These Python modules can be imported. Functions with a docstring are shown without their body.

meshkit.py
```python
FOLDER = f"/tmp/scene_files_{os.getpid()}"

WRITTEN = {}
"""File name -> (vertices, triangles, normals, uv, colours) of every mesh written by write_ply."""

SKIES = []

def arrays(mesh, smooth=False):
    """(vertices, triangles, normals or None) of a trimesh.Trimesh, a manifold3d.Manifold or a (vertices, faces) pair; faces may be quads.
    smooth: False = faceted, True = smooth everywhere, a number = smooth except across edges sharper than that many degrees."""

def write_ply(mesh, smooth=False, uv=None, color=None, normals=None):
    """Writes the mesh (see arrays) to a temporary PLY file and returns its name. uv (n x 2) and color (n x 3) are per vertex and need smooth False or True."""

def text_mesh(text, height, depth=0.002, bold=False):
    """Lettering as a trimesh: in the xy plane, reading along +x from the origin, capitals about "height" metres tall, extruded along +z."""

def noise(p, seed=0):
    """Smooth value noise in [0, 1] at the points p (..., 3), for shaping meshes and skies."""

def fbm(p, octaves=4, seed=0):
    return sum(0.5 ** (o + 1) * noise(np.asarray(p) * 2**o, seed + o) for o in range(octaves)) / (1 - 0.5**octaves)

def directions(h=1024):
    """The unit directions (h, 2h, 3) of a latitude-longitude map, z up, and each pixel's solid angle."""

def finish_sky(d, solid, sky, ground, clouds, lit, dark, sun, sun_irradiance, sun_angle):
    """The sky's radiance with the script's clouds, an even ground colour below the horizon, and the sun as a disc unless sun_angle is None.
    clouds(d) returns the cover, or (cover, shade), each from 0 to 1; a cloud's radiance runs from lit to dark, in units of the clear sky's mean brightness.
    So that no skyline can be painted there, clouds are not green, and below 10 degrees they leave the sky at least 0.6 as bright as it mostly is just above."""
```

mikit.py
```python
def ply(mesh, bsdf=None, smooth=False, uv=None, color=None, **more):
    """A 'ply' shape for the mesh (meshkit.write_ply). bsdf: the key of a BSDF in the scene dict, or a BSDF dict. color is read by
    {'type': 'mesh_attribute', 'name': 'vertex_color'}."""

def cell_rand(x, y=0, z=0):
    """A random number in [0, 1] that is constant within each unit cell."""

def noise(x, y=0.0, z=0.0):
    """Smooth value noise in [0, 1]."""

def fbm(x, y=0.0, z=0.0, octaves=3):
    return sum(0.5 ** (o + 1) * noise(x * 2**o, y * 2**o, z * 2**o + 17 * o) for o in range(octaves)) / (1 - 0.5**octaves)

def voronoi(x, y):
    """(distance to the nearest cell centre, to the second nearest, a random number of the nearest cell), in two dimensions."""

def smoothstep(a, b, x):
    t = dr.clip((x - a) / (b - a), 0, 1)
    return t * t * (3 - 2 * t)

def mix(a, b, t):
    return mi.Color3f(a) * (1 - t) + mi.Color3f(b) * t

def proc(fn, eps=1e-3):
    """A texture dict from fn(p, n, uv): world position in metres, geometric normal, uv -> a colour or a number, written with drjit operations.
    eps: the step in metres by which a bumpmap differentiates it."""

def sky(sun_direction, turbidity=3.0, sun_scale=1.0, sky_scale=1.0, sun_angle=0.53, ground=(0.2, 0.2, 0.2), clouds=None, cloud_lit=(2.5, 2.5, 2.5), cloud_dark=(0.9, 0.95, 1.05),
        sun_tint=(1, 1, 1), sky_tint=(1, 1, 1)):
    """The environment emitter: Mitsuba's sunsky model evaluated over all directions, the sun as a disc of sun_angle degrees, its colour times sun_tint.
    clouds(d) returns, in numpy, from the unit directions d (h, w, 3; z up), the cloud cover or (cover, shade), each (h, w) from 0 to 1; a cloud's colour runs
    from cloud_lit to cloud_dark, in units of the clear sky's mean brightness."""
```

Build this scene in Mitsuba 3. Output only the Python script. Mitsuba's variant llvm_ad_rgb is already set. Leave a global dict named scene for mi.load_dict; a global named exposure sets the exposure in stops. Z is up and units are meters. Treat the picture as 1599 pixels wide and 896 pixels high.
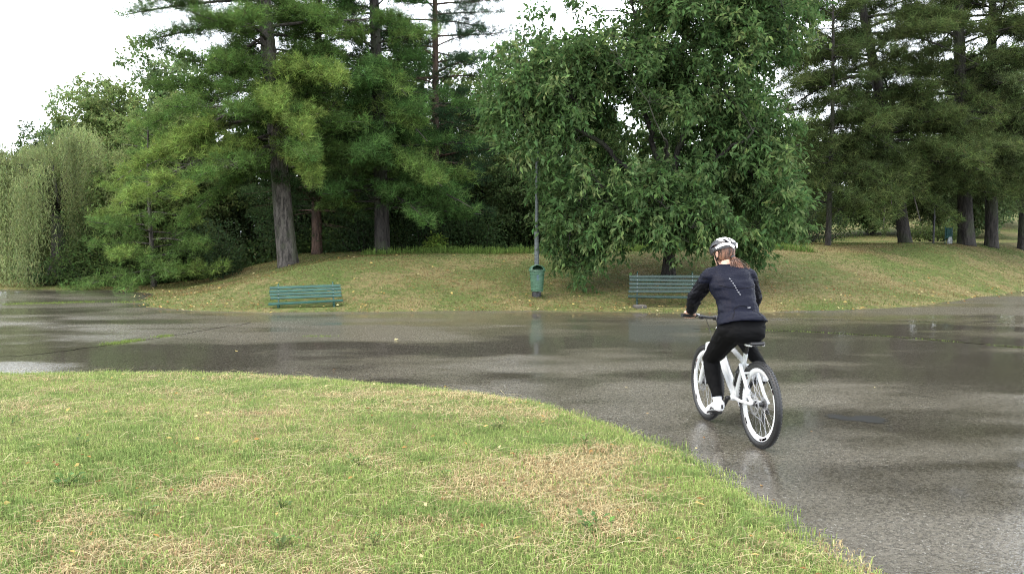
import math
import numpy as np
import trimesh
import shapely
import manifold3d as m3
import drjit as dr
import mitsuba as mi
import mikit
import meshkit
from mikit import fbm, noise, smoothstep, mix, voronoi

T = mi.ScalarTransform4f
scene, labels = {}, {}

# ------------------------------------------------------------------ camera, sky, exposure
PITCH = math.radians(3.4836)
EYE = 1.65
scene['camera'] = {'type': 'perspective', 'fov': 62.0, 'fov_axis': 'x', 'near_clip': 0.05, 'far_clip': 2000.0,
                   'to_world': T().look_at(origin=[0, 0, EYE], target=[0, math.cos(PITCH), EYE - math.sin(PITCH)], up=[0, 0, 1])}
# rain clouds cover the whole sky; the sun only brightens a wide patch of it, high up to the left
scene['sky'] = mikit.sky((-0.45, -0.25, 0.86), turbidity=3, sun_scale=0.15, sun_angle=50, ground=(0.12, 0.13, 0.08),
                         clouds=lambda d: 1.0, cloud_lit=(2.38, 2.52, 2.72))
exposure = 3.9

# ------------------------------------------------------------------ small helpers
def num(name):
    if name not in scene and name not in labels and not any(k.startswith(name + '__') for k in scene):
        return name
    i = 1
    while True:
        k = '%s_%03d' % (name, i)
        if k not in scene and k not in labels and not any(q.startswith(k + '__') for q in scene):
            return k
        i += 1


def tag(key, label=None, cat=None, group=None, kind=None):
    d = {}
    if label: d['label'] = label
    if cat: d['category'] = cat
    if group: d['group'] = group
    if kind: d['kind'] = kind
    labels[key] = d
    return key


def part(parent, name, mesh, bsdf, smooth=False, color=None, **kw):
    key = num(parent + '__' + name)
    scene[key] = mikit.ply(mesh, bsdf, smooth, color=color, **kw)
    return key


def norm(a):
    a = np.asarray(a, float)
    return a / (np.linalg.norm(a, axis=-1, keepdims=True) + 1e-12)


class MB:
    """Collects vertices, triangles and vertex colours into one mesh."""
    def __init__(self):
        self.v, self.f, self.c, self.n = [], [], [], 0

    def add(self, v, f, c=None):
        v = np.asarray(v, float).reshape(-1, 3)
        self.v.append(v)
        self.f.append(np.asarray(f, int) + self.n)
        if c is not None:
            self.c.append(np.broadcast_to(np.asarray(c, float), v.shape))
        self.n += len(v)
        return self

    def tri(self, tris, cols):
        """tris (n, k, 3, 3), one colour per n."""
        n, k = tris.shape[:2]
        self.add(tris.reshape(-1, 3), np.arange(n * k * 3).reshape(-1, 3), np.repeat(cols, k * 3, axis=0))

    def tube(self, path, rad, sides=8, cap=True, c=None, jit=None):
        p = np.asarray(path, float)
        r = np.broadcast_to(np.asarray(rad, float), (len(p),))
        t = norm(np.gradient(p, axis=0))
        a = np.cross(t, [0, 0, 1.0] if abs(t[:, 2]).mean() < 0.8 else [1.0, 0, 0])
        a = norm(a)
        for i in range(1, len(a)):
            q = a[i - 1] - t[i] * (a[i - 1] @ t[i])
            a[i] = q / (np.linalg.norm(q) + 1e-12)
        b = np.cross(t, a)
        an = np.arange(sides) * 2 * np.pi / sides
        R = r[:, None, None]
        if jit is not None:
            R = R * jit[:, :, None]
        v = p[:, None] + R * (np.cos(an)[None, :, None] * a[:, None] + np.sin(an)[None, :, None] * b[:, None])
        i, j = np.meshgrid(np.arange(len(p) - 1), np.arange(sides), indexing='ij')
        q = np.stack([i * sides + j, i * sides + (j + 1) % sides, (i + 1) * sides + (j + 1) % sides, (i + 1) * sides + j], -1).reshape(-1, 4)
        f = [q[:, [0, 1, 2]], q[:, [0, 2, 3]]]
        v = v.reshape(-1, 3)
        if cap:
            k = len(v)
            v = np.vstack([v, p[0], p[-1]])
            s = np.arange(sides)
            f.append(np.stack([np.full(sides, k), (s + 1) % sides, s], 1))
            e = (len(p) - 1) * sides
            f.append(np.stack([np.full(sides, k + 1), e + s, e + (s + 1) % sides], 1))
        return self.add(v, np.vstack(f), c)

    def box(self, lo, hi, c=None):
        m = trimesh.creation.box(bounds=[lo, hi])
        return self.add(m.vertices, m.faces, c)

    def mesh(self):
        return np.vstack(self.v), np.vstack(self.f)

    def col(self):
        return np.vstack(self.c) if self.c else None


def man(m):
    q = m.to_mesh()
    return trimesh.Trimesh(np.array(q.vert_properties[:, :3], float), np.array(q.tri_verts), process=False)


def sph(p, r, seg=20):
    return m3.Manifold.sphere(float(r), seg).translate([float(x) for x in p])


def hull(items, seg=20):
    return m3.Manifold.batch_hull([sph(p, r, seg) for p, r in items])


def union(ms):
    return m3.Manifold.batch_boolean(ms, m3.OpType.Add)


def rbox(lo, hi, r=0.004, seg=8):
    lo, hi = np.array(lo, float), np.array(hi, float)
    pts = [((lo[0] + r) if i & 1 else (hi[0] - r), (lo[1] + r) if i & 2 else (hi[1] - r), (lo[2] + r) if i & 4 else (hi[2] - r)) for i in range(8)]
    return hull([(p, r) for p in pts], seg)


def bez(pts, n=12):
    """Catmull-Rom through the points."""
    p = np.asarray(pts, float)
    p = np.vstack([2 * p[0] - p[1], p, 2 * p[-1] - p[-2]])
    out = []
    for i in range(1, len(p) - 2):
        t = np.linspace(0, 1, n, endpoint=False)[:, None]
        a, b, c, d = p[i - 1], p[i], p[i + 1], p[i + 2]
        out.append(0.5 * (2 * b + (c - a) * t + (2 * a - 5 * b + 4 * c - d) * t ** 2 + (3 * b - a - 3 * c + d) * t ** 3))
    out.append(p[-2][None])
    return np.vstack(out)


# ------------------------------------------------------------------ materials
VC = {'type': 'mesh_attribute', 'name': 'vertex_color'}
scene['leaf_mat'] = {'type': 'principledthin', 'base_color': VC, 'roughness': 0.42, 'diff_trans': 0.9, 'eta': 1.4}
scene['needle_mat'] = {'type': 'principledthin', 'base_color': VC, 'roughness': 0.55, 'diff_trans': 0.5, 'eta': 1.35}
scene['grass_mat'] = {'type': 'principledthin', 'base_color': VC, 'roughness': 0.5, 'diff_trans': 0.7, 'eta': 1.35}


def bark_fn(lo, hi, mossy=0.0):
    def fn(p, n, uv):
        a = fbm(p.x * 22, p.y * 22, p.z * 3.0, 3)
        b = fbm(p.x * 60 + 9, p.y * 60, p.z * 14, 2)
        c = mix(lo, hi, smoothstep(0.3, 0.72, 0.65 * a + 0.35 * b))
        if mossy:
            c = mix(c, (0.05, 0.065, 0.03), mossy * smoothstep(0.5, 0.65, fbm(p.x * 3, p.y * 3, p.z * 1.5 + 4, 3)))
        return c
    return mikit.proc(fn)


def bark_h(p, n, uv):
    return fbm(p.x * 26, p.y * 26, p.z * 4.0, 3)


def bark(name, lo, hi, mossy=0.0):
    scene[name] = {'type': 'bumpmap', 'arbitrary': mikit.proc(bark_h, eps=4e-3), 'scale': 0.02,
                   'bsdf': {'type': 'principled', 'base_color': bark_fn(lo, hi, mossy), 'roughness': 0.75, 'specular': 0.3}}


bark('pine_bark', (0.028, 0.024, 0.020), (0.11, 0.098, 0.085), 0.4)
bark('red_bark', (0.035, 0.023, 0.017), (0.12, 0.075, 0.055))
bark('dark_bark', (0.012, 0.0105, 0.009), (0.042, 0.037, 0.032), 0.35)


def solid(name, c, rough=0.4, **kw):
    scene[name] = {'type': 'principled', 'base_color': {'type': 'rgb', 'value': list(c)}, 'roughness': rough, **kw}
    return name

# ------------------------------------------------------------------ terrain
NEAR = shapely.Polygon([(-60, 7.0), (-25, 9.0), (-12, 9.75), (-6.04, 9.96), (-4.95, 10.06), (-3.81, 10.06), (-2.2, 9.69), (-0.68, 8.99), (0.13, 8.39), (0.6, 7.83),
                        (0.89, 7.29), (1.21, 6.6), (1.37, 6.0), (1.49, 5.41), (1.60, 4.57), (1.75, 3.99), (2.0, 2.5), (2.4, -2), (4, -40), (-60, -40)])
FAR = shapely.Polygon([(60, 50), (30, 38), (15.37, 25.5), (11.46, 21.72), (9.39, 19.75), (7.35, 18.73), (5.47, 18.2), (2.76, 18.26), (0.57, 18.57), (-1.39, 18.57),
                       (-3.3, 18.3), (-5.5, 18.26), (-7.06, 18.73), (-8.26, 19.4), (-9.3, 21.3), (-10.0, 24.0), (-12, 25.6), (-18, 25.9), (-60, 27), (-60, 900), (900, 900), (900, 50)])


def signed(poly, x, y):
    pts = shapely.points(x, y)
    d = shapely.distance(poly.boundary, pts)
    return np.where(shapely.contains_xy(poly, x, y), d, -d)


CX = [-60, -14, -11.3, -10.4, -9.7, -8.5, -7, -5, 0, 4, 8, 14, 20, 40]
CZ = [0.05, 0.05, 0.06, 0.14, 0.32, 0.70, 1.02, 1.04, 1.04, 1.16, 1.28, 1.30, 1.32, 1.4]


def sm(t):
    t = np.clip(t, 0, 1)
    return t * t * (3 - 2 * t)


def ground_z(x, y):
    x, y = np.asarray(x, float), np.asarray(y, float)
    shp = np.broadcast(x, y).shape
    x, y = np.broadcast_to(x, shp).ravel(), np.broadcast_to(y, shp).ravel()
    q = np.stack([x, y, 0 * x], -1)
    wob = 0.22 * (meshkit.fbm(q * 1.6, 3, 3) - 0.5) + 0.16 * (meshkit.fbm(q * 5.5, 2, 13) - 0.5)
    sn, sf = signed(NEAR, x, y) + wob, signed(FAR, x, y) + 1.3 * wob
    hn = np.where(sn < 0, sn * 0.3, 0.06 * sm(sn / 0.35) + np.minimum(sn, 3) * 0.01)
    hn = np.maximum(hn, -0.12) + np.where(sn > 0, 1, 0) * 0.035 * (meshkit.fbm(q * 1.1, 3, 8) - 0.5) * sm(sn)
    crest = np.interp(x, CX, CZ)
    t = np.clip(sf / np.interp(x, [-9, -3, 2, 8, 11, 14], [5.2, 6.0, 6.8, 6.8, 5.4, 3.9]), 0, 1)
    hf = np.where(sf < 0, sf * 0.3, 0.03 * sm(sf / 0.3) + crest * (0.55 * t + 0.45 * sm(t)))
    hf = np.maximum(hf, -0.12) + np.where(sf > 0, 1, 0) * 0.13 * (meshkit.fbm(q * 0.5, 3, 5) - 0.5) * sm(sf / 2)
    # a grassy rise far behind the trees on the right
    hf = hf + np.where(sf > 0, 1, 0) * 3.2 * sm((y - 39 + 0.25 * (30 - x)) / 30) * sm((x - 10) / 16)
    # level ground under the two benches
    for bx, by, bz in ((3.42, 18.85, 0.055), (-4.62, 18.9, 0.05)):
        k = sm(1.5 - np.hypot((x - bx) / 1.15, (y - by) / 0.55))
        hf = np.where(sf > 0.05, hf * (1 - k) + bz * k, hf)
    return np.maximum(hn, hf).reshape(shp)


def gz(x, y):
    return float(ground_z(np.array([x]), np.array([y]))[0])


def axis(a, b, step, out, grow=1.35):
    m = list(np.arange(a, b + 1e-9, step))
    lo, s = [a], step
    while lo[-1] > -out:
        s *= grow
        lo.append(lo[-1] - s)
    hi, s = [m[-1]], step
    while hi[-1] < out:
        s *= grow
        hi.append(hi[-1] + s)
    return np.array(lo[:0:-1] + m + hi[1:])


def sheet(xs, ys, zfn):
    X, Y = np.meshgrid(xs, ys)
    Z = zfn(X, Y)
    n, m = X.shape
    i, j = np.meshgrid(np.arange(n - 1), np.arange(m - 1), indexing='ij')
    f = np.stack([i * m + j, i * m + j + 1, (i + 1) * m + j + 1, (i + 1) * m + j], -1).reshape(-1, 4)
    return np.stack([X, Y, Z], -1).reshape(-1, 3), f


def soil_fn(p, n, uv):
    a = fbm(p.x * 0.9 + 31, p.y * 0.9, 0, 3)
    b = fbm(p.x * 9, p.y * 9, 0, 3)
    c = fbm(p.x * 70, p.y * 70, 0, 2)
    g = mix((0.06, 0.08, 0.024), (0.125, 0.105, 0.05), smoothstep(0.38, 0.66, 0.45 * a + 0.35 * b + 0.2 * c))
    return mix(g, (0.045, 0.032, 0.02), 0.6 * smoothstep(0.55, 0.8, fbm(p.x * 26 + 5, p.y * 26, 0, 2)))


scene['soil_mat'] = {'type': 'principled', 'base_color': mikit.proc(soil_fn), 'roughness': 0.95, 'specular': 0.1}
gv, gf = sheet(axis(-22, 24, 0.23, 700), axis(2, 34, 0.2, 700), ground_z)
scene['ground'] = mikit.ply((gv, gf), 'soil_mat', True)
tag('ground', kind='structure', label='lawn and grassy bank of the park, mown and partly dried out', cat='ground')


# wet asphalt: shallow puddles alternate with merely damp, rougher asphalt
def wet(p):
    w = p.x + 1.1 * fbm(p.x * 0.5, p.y * 0.5, 3.0, 2)
    a = fbm(w * 0.20 + 0.12 * p.y, p.y * 0.62 - 0.07 * p.x, 0.5, 4)
    b = fbm(p.x * 1.4, p.y * 2.4, 7.7, 3)
    low = mi.Float(0)          # where the asphalt has sunk and water gathers (+), or is cambered and drains (-)
    for cx, cy, rx, ry, k in ((6.8, 10.5, 3.8, 3.2, 0.17), (-1.5, 12.3, 4.0, 1.6, -0.04), (0.8, 16.8, 1.6, 1.0, 0.08), (3.4, 7.2, 0.7, 0.5, 0.08), (-8.0, 13.5, 4.0, 3.0, -0.06), (1.4, 6.5, 1.0, 1.4, -0.12), (3.6, 9.2, 1.6, 0.9, 0.07), (9.5, 19.0, 3.5, 2.0, -0.10)):
        low += k * dr.exp(-dr.square((p.x - cx) / rx) - dr.square((p.y - cy) / ry))
    return smoothstep(0.375, 0.56, 0.78 * a + 0.22 * b + low)


def road_col(p, n, uv):
    g = fbm(p.x * 55, p.y * 55, 0, 3)
    s = noise(p.x * 160, p.y * 160)
    c = mix((0.036, 0.032, 0.025), (0.108, 0.098, 0.080), smoothstep(0.25, 0.75, 0.6 * g + 0.4 * s))
    c = mix(c, (0.22, 0.215, 0.20), 0.7 * smoothstep(0.86, 0.93, noise(p.x * 85 + 3, p.y * 85)))
    c = mix(c, (0.05, 0.045, 0.032), 0.35 * smoothstep(0.45, 0.7, fbm(p.x * 0.6, p.y * 0.9, 2.2, 3)))
    return c * (1 - 0.5 * wet(p))


def road_rough(p, n, uv):
    return 0.215 - 0.175 * wet(p) + 0.03 * fbm(p.x * 6, p.y * 6, 1.0, 2)


def road_h(p, n, uv):
    w = wet(p)
    return (1 - 0.93 * w) * (0.7 * noise(p.x * 130, p.y * 130) + 0.5 * noise(p.x * 60, p.y * 60)) + (0.25 - 0.225 * w) * fbm(p.x * 9, p.y * 9, 0, 2)


scene['asphalt_mat'] = {'type': 'bumpmap', 'arbitrary': mikit.proc(road_h, eps=2e-3), 'scale': 0.0016,
                        'bsdf': {'type': 'principled', 'base_color': mikit.proc(road_col), 'roughness': mikit.proc(road_rough), 'specular': 0.5}}


def road_z(X, Y):
    q = np.stack([X, Y, 0 * X], -1)
    return 0.018 * (meshkit.fbm(q * 0.45, 3, 11) - 0.5) + 0.006 * (meshkit.fbm(q * 2.0, 2, 4) - 0.5)


rv, rf = sheet(np.arange(-60, 40.1, 0.6), np.arange(-30, 40.1, 0.6), road_z)
scene['road'] = mikit.ply((rv, rf), 'asphalt_mat', True)
tag('road', kind='structure', label='wet brown-grey asphalt path with puddles', cat='road')


def rz(x, y):
    return float(road_z(np.array([float(x)]), np.array([float(y)]))[0])

# ------------------------------------------------------------------ trees
NEED = []
_r = np.random.default_rng(5)
for _k in range(6):
    n_ = 10
    an, el = _r.uniform(0, 2 * np.pi, n_), np.radians(_r.uniform(12, 80, n_))
    d_ = np.stack([np.sin(el) * np.cos(an), np.cos(el), np.sin(el) * np.sin(an)], -1)
    L_ = _r.uniform(0.75, 1.1, n_)[:, None]
    s_ = norm(np.cross(d_, _r.normal(size=(n_, 3)))) * 0.030
    b_ = np.stack([0 * an, _r.uniform(-0.25, 0.35, n_), 0 * an], -1)
    NEED.append(np.stack([b_ - s_, b_ + s_, b_ + d_ * L_], 1))
NEED = np.array(NEED)
# a folded lance-shaped leaf: two triangles either side of the midrib (y along the leaf)
LEAF = np.array([[[0, 0, 0], [0, 1, -0.10], [-0.21, 0.42, 0.07]], [[0, 0, 0], [0.21, 0.42, 0.07], [0, 1, -0.10]]], float)
OVAL = np.array([[[0, 0, 0], [0, 1, -0.06], [-0.30, 0.48, 0.08]], [[0, 0, 0], [0.30, 0.48, 0.08], [0, 1, -0.06]]], float)
THIN = np.array([[[-0.075, 0, 0], [0.075, 0, 0], [0, 1, 0]]], float)


def frames(d, up, rng):
    """Columns: side, along d, normal."""
    d = norm(d)
    s = norm(np.cross(d, up))
    return np.stack([s, d, np.cross(s, d)], -1)


def put(mb, tmpl, pos, fr, scale, col):
    """tmpl (k,3,3) or one per item (n,k,3,3)."""
    t = np.broadcast_to(tmpl, (len(pos),) + tmpl.shape[-3:])
    v = np.einsum('nij,nktj->nkti', fr, t) * np.asarray(scale).reshape(-1, 1, 1, 1) + pos[:, None, None, :]
    mb.tri(v, col)


def vary(base, n, rng, v=0.22, hue=0.08):
    b = np.asarray(base, float)
    return np.clip(b * (1 + v * rng.normal(size=(n, 1))) * (1 + hue * rng.normal(size=(n, 3))), 0.004, 0.8)


def trunk_mesh(path, rad, rng, sides=20, flare=0.35, rough=0.10):
    p = bez(path, 14)
    s = np.linspace(0, 1, len(p))
    h = np.linalg.norm(np.diff(p, axis=0, prepend=p[:1]), axis=1).cumsum()
    r = np.interp(s, np.linspace(0, 1, len(rad)), rad) * (1 + flare * np.exp(-h / 0.28))
    a = np.arange(sides) * 2 * np.pi / sides
    q = np.stack([np.cos(a)[None] * 2.2 + 0 * h[:, None], np.sin(a)[None] * 2.2 + 0 * h[:, None], h[:, None] * 0.55 + 0 * a[None]], -1) + rng.uniform(0, 50)
    jit = 1 + rough * 2 * (meshkit.fbm(q, 3) - 0.5) + 0.10 * np.exp(-h / 0.3)[:, None] * np.sin(a * 5 + rng.uniform(0, 6))[None]
    mb = MB()
    mb.tube(p, r, sides, jit=jit)
    return mb, p, r


def pine(base, H, r0, lean=(0, 0), zmin=2.0, spread=lambda u: 3.0, nb=46, seed=0, col=(0.045, 0.075, 0.022), tip=(0.10, 0.14, 0.03), tuft=0.12, dens=1.0, barkmat='pine_bark',
         label='', group=None, extra=(), name='pine_tree', droop=0.25, lift=0.12, dead=0, az0=None, top_open=1.0, tip_p=0.25, sides=20, gaps=0.40):
    rng = np.random.default_rng(seed)
    key = num(name)
    tag(key, label, 'tree', group)
    x, y = base
    z = gz(x, y)
    b = np.array([x, y, z - 0.15])
    path = [b + np.array([lean[0] * u ** 1.1 + 0.12 * np.sin(3 * u + seed), lean[1] * u + 0.1 * np.cos(2.3 * u + seed), H * u]) for u in np.linspace(0, 1, 7)]
    mb, tp, tr = trunk_mesh(path, [r0, r0 * 0.86, r0 * 0.76, r0 * 0.62, r0 * 0.45, r0 * 0.26, 0.03], rng, sides, flare=0.2)
    part(key, 'trunk', mb.mesh(), barkmat, True)
    limb, cr = MB(), MB()
    P, D, C, S = [], [], [], []
    jobs = []
    for i in range(nb):
        u = (i + 0.5) / nb + rng.uniform(-0.4, 0.4) / nb
        zz = zmin + (H * 0.98 - zmin) * u ** 1.15
        az = (i * 2.39996 + rng.uniform(-0.5, 0.5)) if az0 is None else az0 + rng.uniform(-1.5, 1.5)
        L = spread((zz - zmin) / (H - zmin)) * rng.uniform(0.45, 1.15)
        jobs.append((zz, az, L, lift + 0.35 * u ** 1.5 + rng.uniform(-0.2, 0.2), droop * rng.uniform(0.6, 1.3), None, 1.0, rng.uniform(0, 1) < tip_p))
    for e in extra:
        jobs.append(e)
    for (zz, az, L, el, dr_, endp, dn, yel) in jobs:
        k = np.argmin(abs(tp[:, 2] - (z + zz)))
        p0 = tp[k]
        s = np.linspace(0, 1, 9)[:, None]
        if endp is None:
            dirv = np.array([np.cos(az), np.sin(az), 0])
            pth = p0 + dirv * L * s + np.array([0, 0, L]) * (el * s - dr_ * s ** 2 + 0.10 * s ** 4)
            side = np.array([-dirv[1], dirv[0], 0])
            pth = pth + side * L * 0.07 * np.sin(s * 3.1 + rng.uniform(0, 6)) * s
        else:
            e_ = np.array(endp, float)
            L = np.linalg.norm(e_ - p0)
            pth = p0 + (e_ - p0) * s + np.array([0, 0, L]) * (el * (s - s ** 2))
        rb = (0.010 + 0.011 * L)
        limb.tube(pth, rb * np.linspace(1, 0.22, 9), 6)
        tang = norm(np.gradient(pth, axis=0))
        hi = 0.5 if zz > 9.5 else 1.0   # far above the picture: fewer, larger tufts
        nbl = max(5, int(L * 8 * dn * hi * dens ** 0.5))
        for sd in (-1, 1):
            for q in range(nbl):
                t = 0.24 + 0.76 * (q + rng.uniform(0, 1)) / nbl
                ii = min(int(t * 8), 7)
                fr_ = t * 8 - ii
                bp = pth[ii] * (1 - fr_) + pth[ii + 1] * fr_
                tg = tang[ii]
                sv = norm(np.cross(tg, [0, 0, 1])) * sd
                ang = np.radians(rng.uniform(28, 66))
                bd = norm(tg * np.cos(ang) + sv * np.sin(ang) + np.array([0, 0, rng.uniform(-0.42, 0.42)]))
                bl = (0.22 + 0.42 * L * (1.02 - t) * 0.62) * rng.uniform(0.6, 1.15)
                m = max(3, int(bl * 15 * dn * hi * dens))
                w = (np.arange(m) + rng.uniform(0.2, 0.8, m)) / m
                pp = bp + bd * bl * w[:, None] + np.array([0, 0, bl * 0.16]) * (w[:, None] ** 2) + rng.normal(size=(m, 3)) * 0.035
                pp = pp + rng.normal(size=(m, 3)) * [0.04, 0.04, 0.085]
                P.append(pp)
                D.append(norm(bd * 0.8 + np.array([0, 0, 0.40]) + rng.normal(size=(m, 3)) * 0.5))
                cc = vary(col, m, rng, 0.2, 0.06)
                if yel:
                    cc = vary(np.array(tip), m, rng, 0.2, 0.06)
                C.append(cc * rng.uniform(0.75, 1.25))
                S.append(tuft / hi ** 0.6 * rng.uniform(0.75, 1.25, m))
                if bl > 0.45:
                    limb.tube(np.array([bp, bp + bd * bl * 0.55, bp + bd * bl * 0.95 + [0, 0, bl * 0.14]]), [0.009, 0.006, 0.003], 3, cap=False)
    for _ in range(dead):
        zz = rng.uniform(zmin * 0.5, zmin + 0.4 * (H - zmin))
        az = rng.uniform(0, 6.28)
        k = np.argmin(abs(tp[:, 2] - (z + zz)))
        L = rng.uniform(0.8, 2.2)
        s = np.linspace(0, 1, 6)[:, None]
        pth = tp[k] + np.array([np.cos(az), np.sin(az), 0]) * L * s + np.array([0, 0, -0.25 * L]) * s ** 1.5 + rng.normal(size=(6, 3)) * 0.05 * s
        limb.tube(pth, 0.02 * np.linspace(1, 0.2, 6), 5)
    P, D, C, S = np.vstack(P), np.vstack(D), np.vstack(C), np.concatenate(S)
    keep = meshkit.fbm(P * 1.15 + seed, 2, seed) > gaps          # clumps and gaps
    P, D, C, S = P[keep], D[keep], C[keep], S[keep]
    put(cr, NEED[rng.integers(0, len(NEED), len(P))], P, frames(D, norm(rng.normal(size=(len(P), 3))), rng), S, C)
    part(key, 'branches', limb.mesh(), barkmat, True)
    part(key, 'crown', cr.mesh(), 'needle_mat', color=cr.col())
    return key


def blobs_points(blobs, n, rng, shell=0.45, thr=0.40, fq=0.75):
    """Points in a union of ellipsoids, more of them near the outside, with noisy gaps."""
    out = []
    vol = np.array([np.prod(r) for _, r in blobs]) ** 0.8
    vol = vol / vol.sum()
    while sum(map(len, out)) < n:
        k = rng.choice(len(blobs), n, p=vol)
        d = norm(rng.normal(size=(n, 3)))
        rr = rng.uniform(0, 1, n) ** shell
        c = np.array([b[0] for b in blobs])[k]
        r = np.array([b[1] for b in blobs])[k]
        p = c + d * r * rr[:, None]
        out.append(p[meshkit.fbm(p * fq + 13, 2, 2) > thr])
    return np.vstack(out)[:n]


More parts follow.
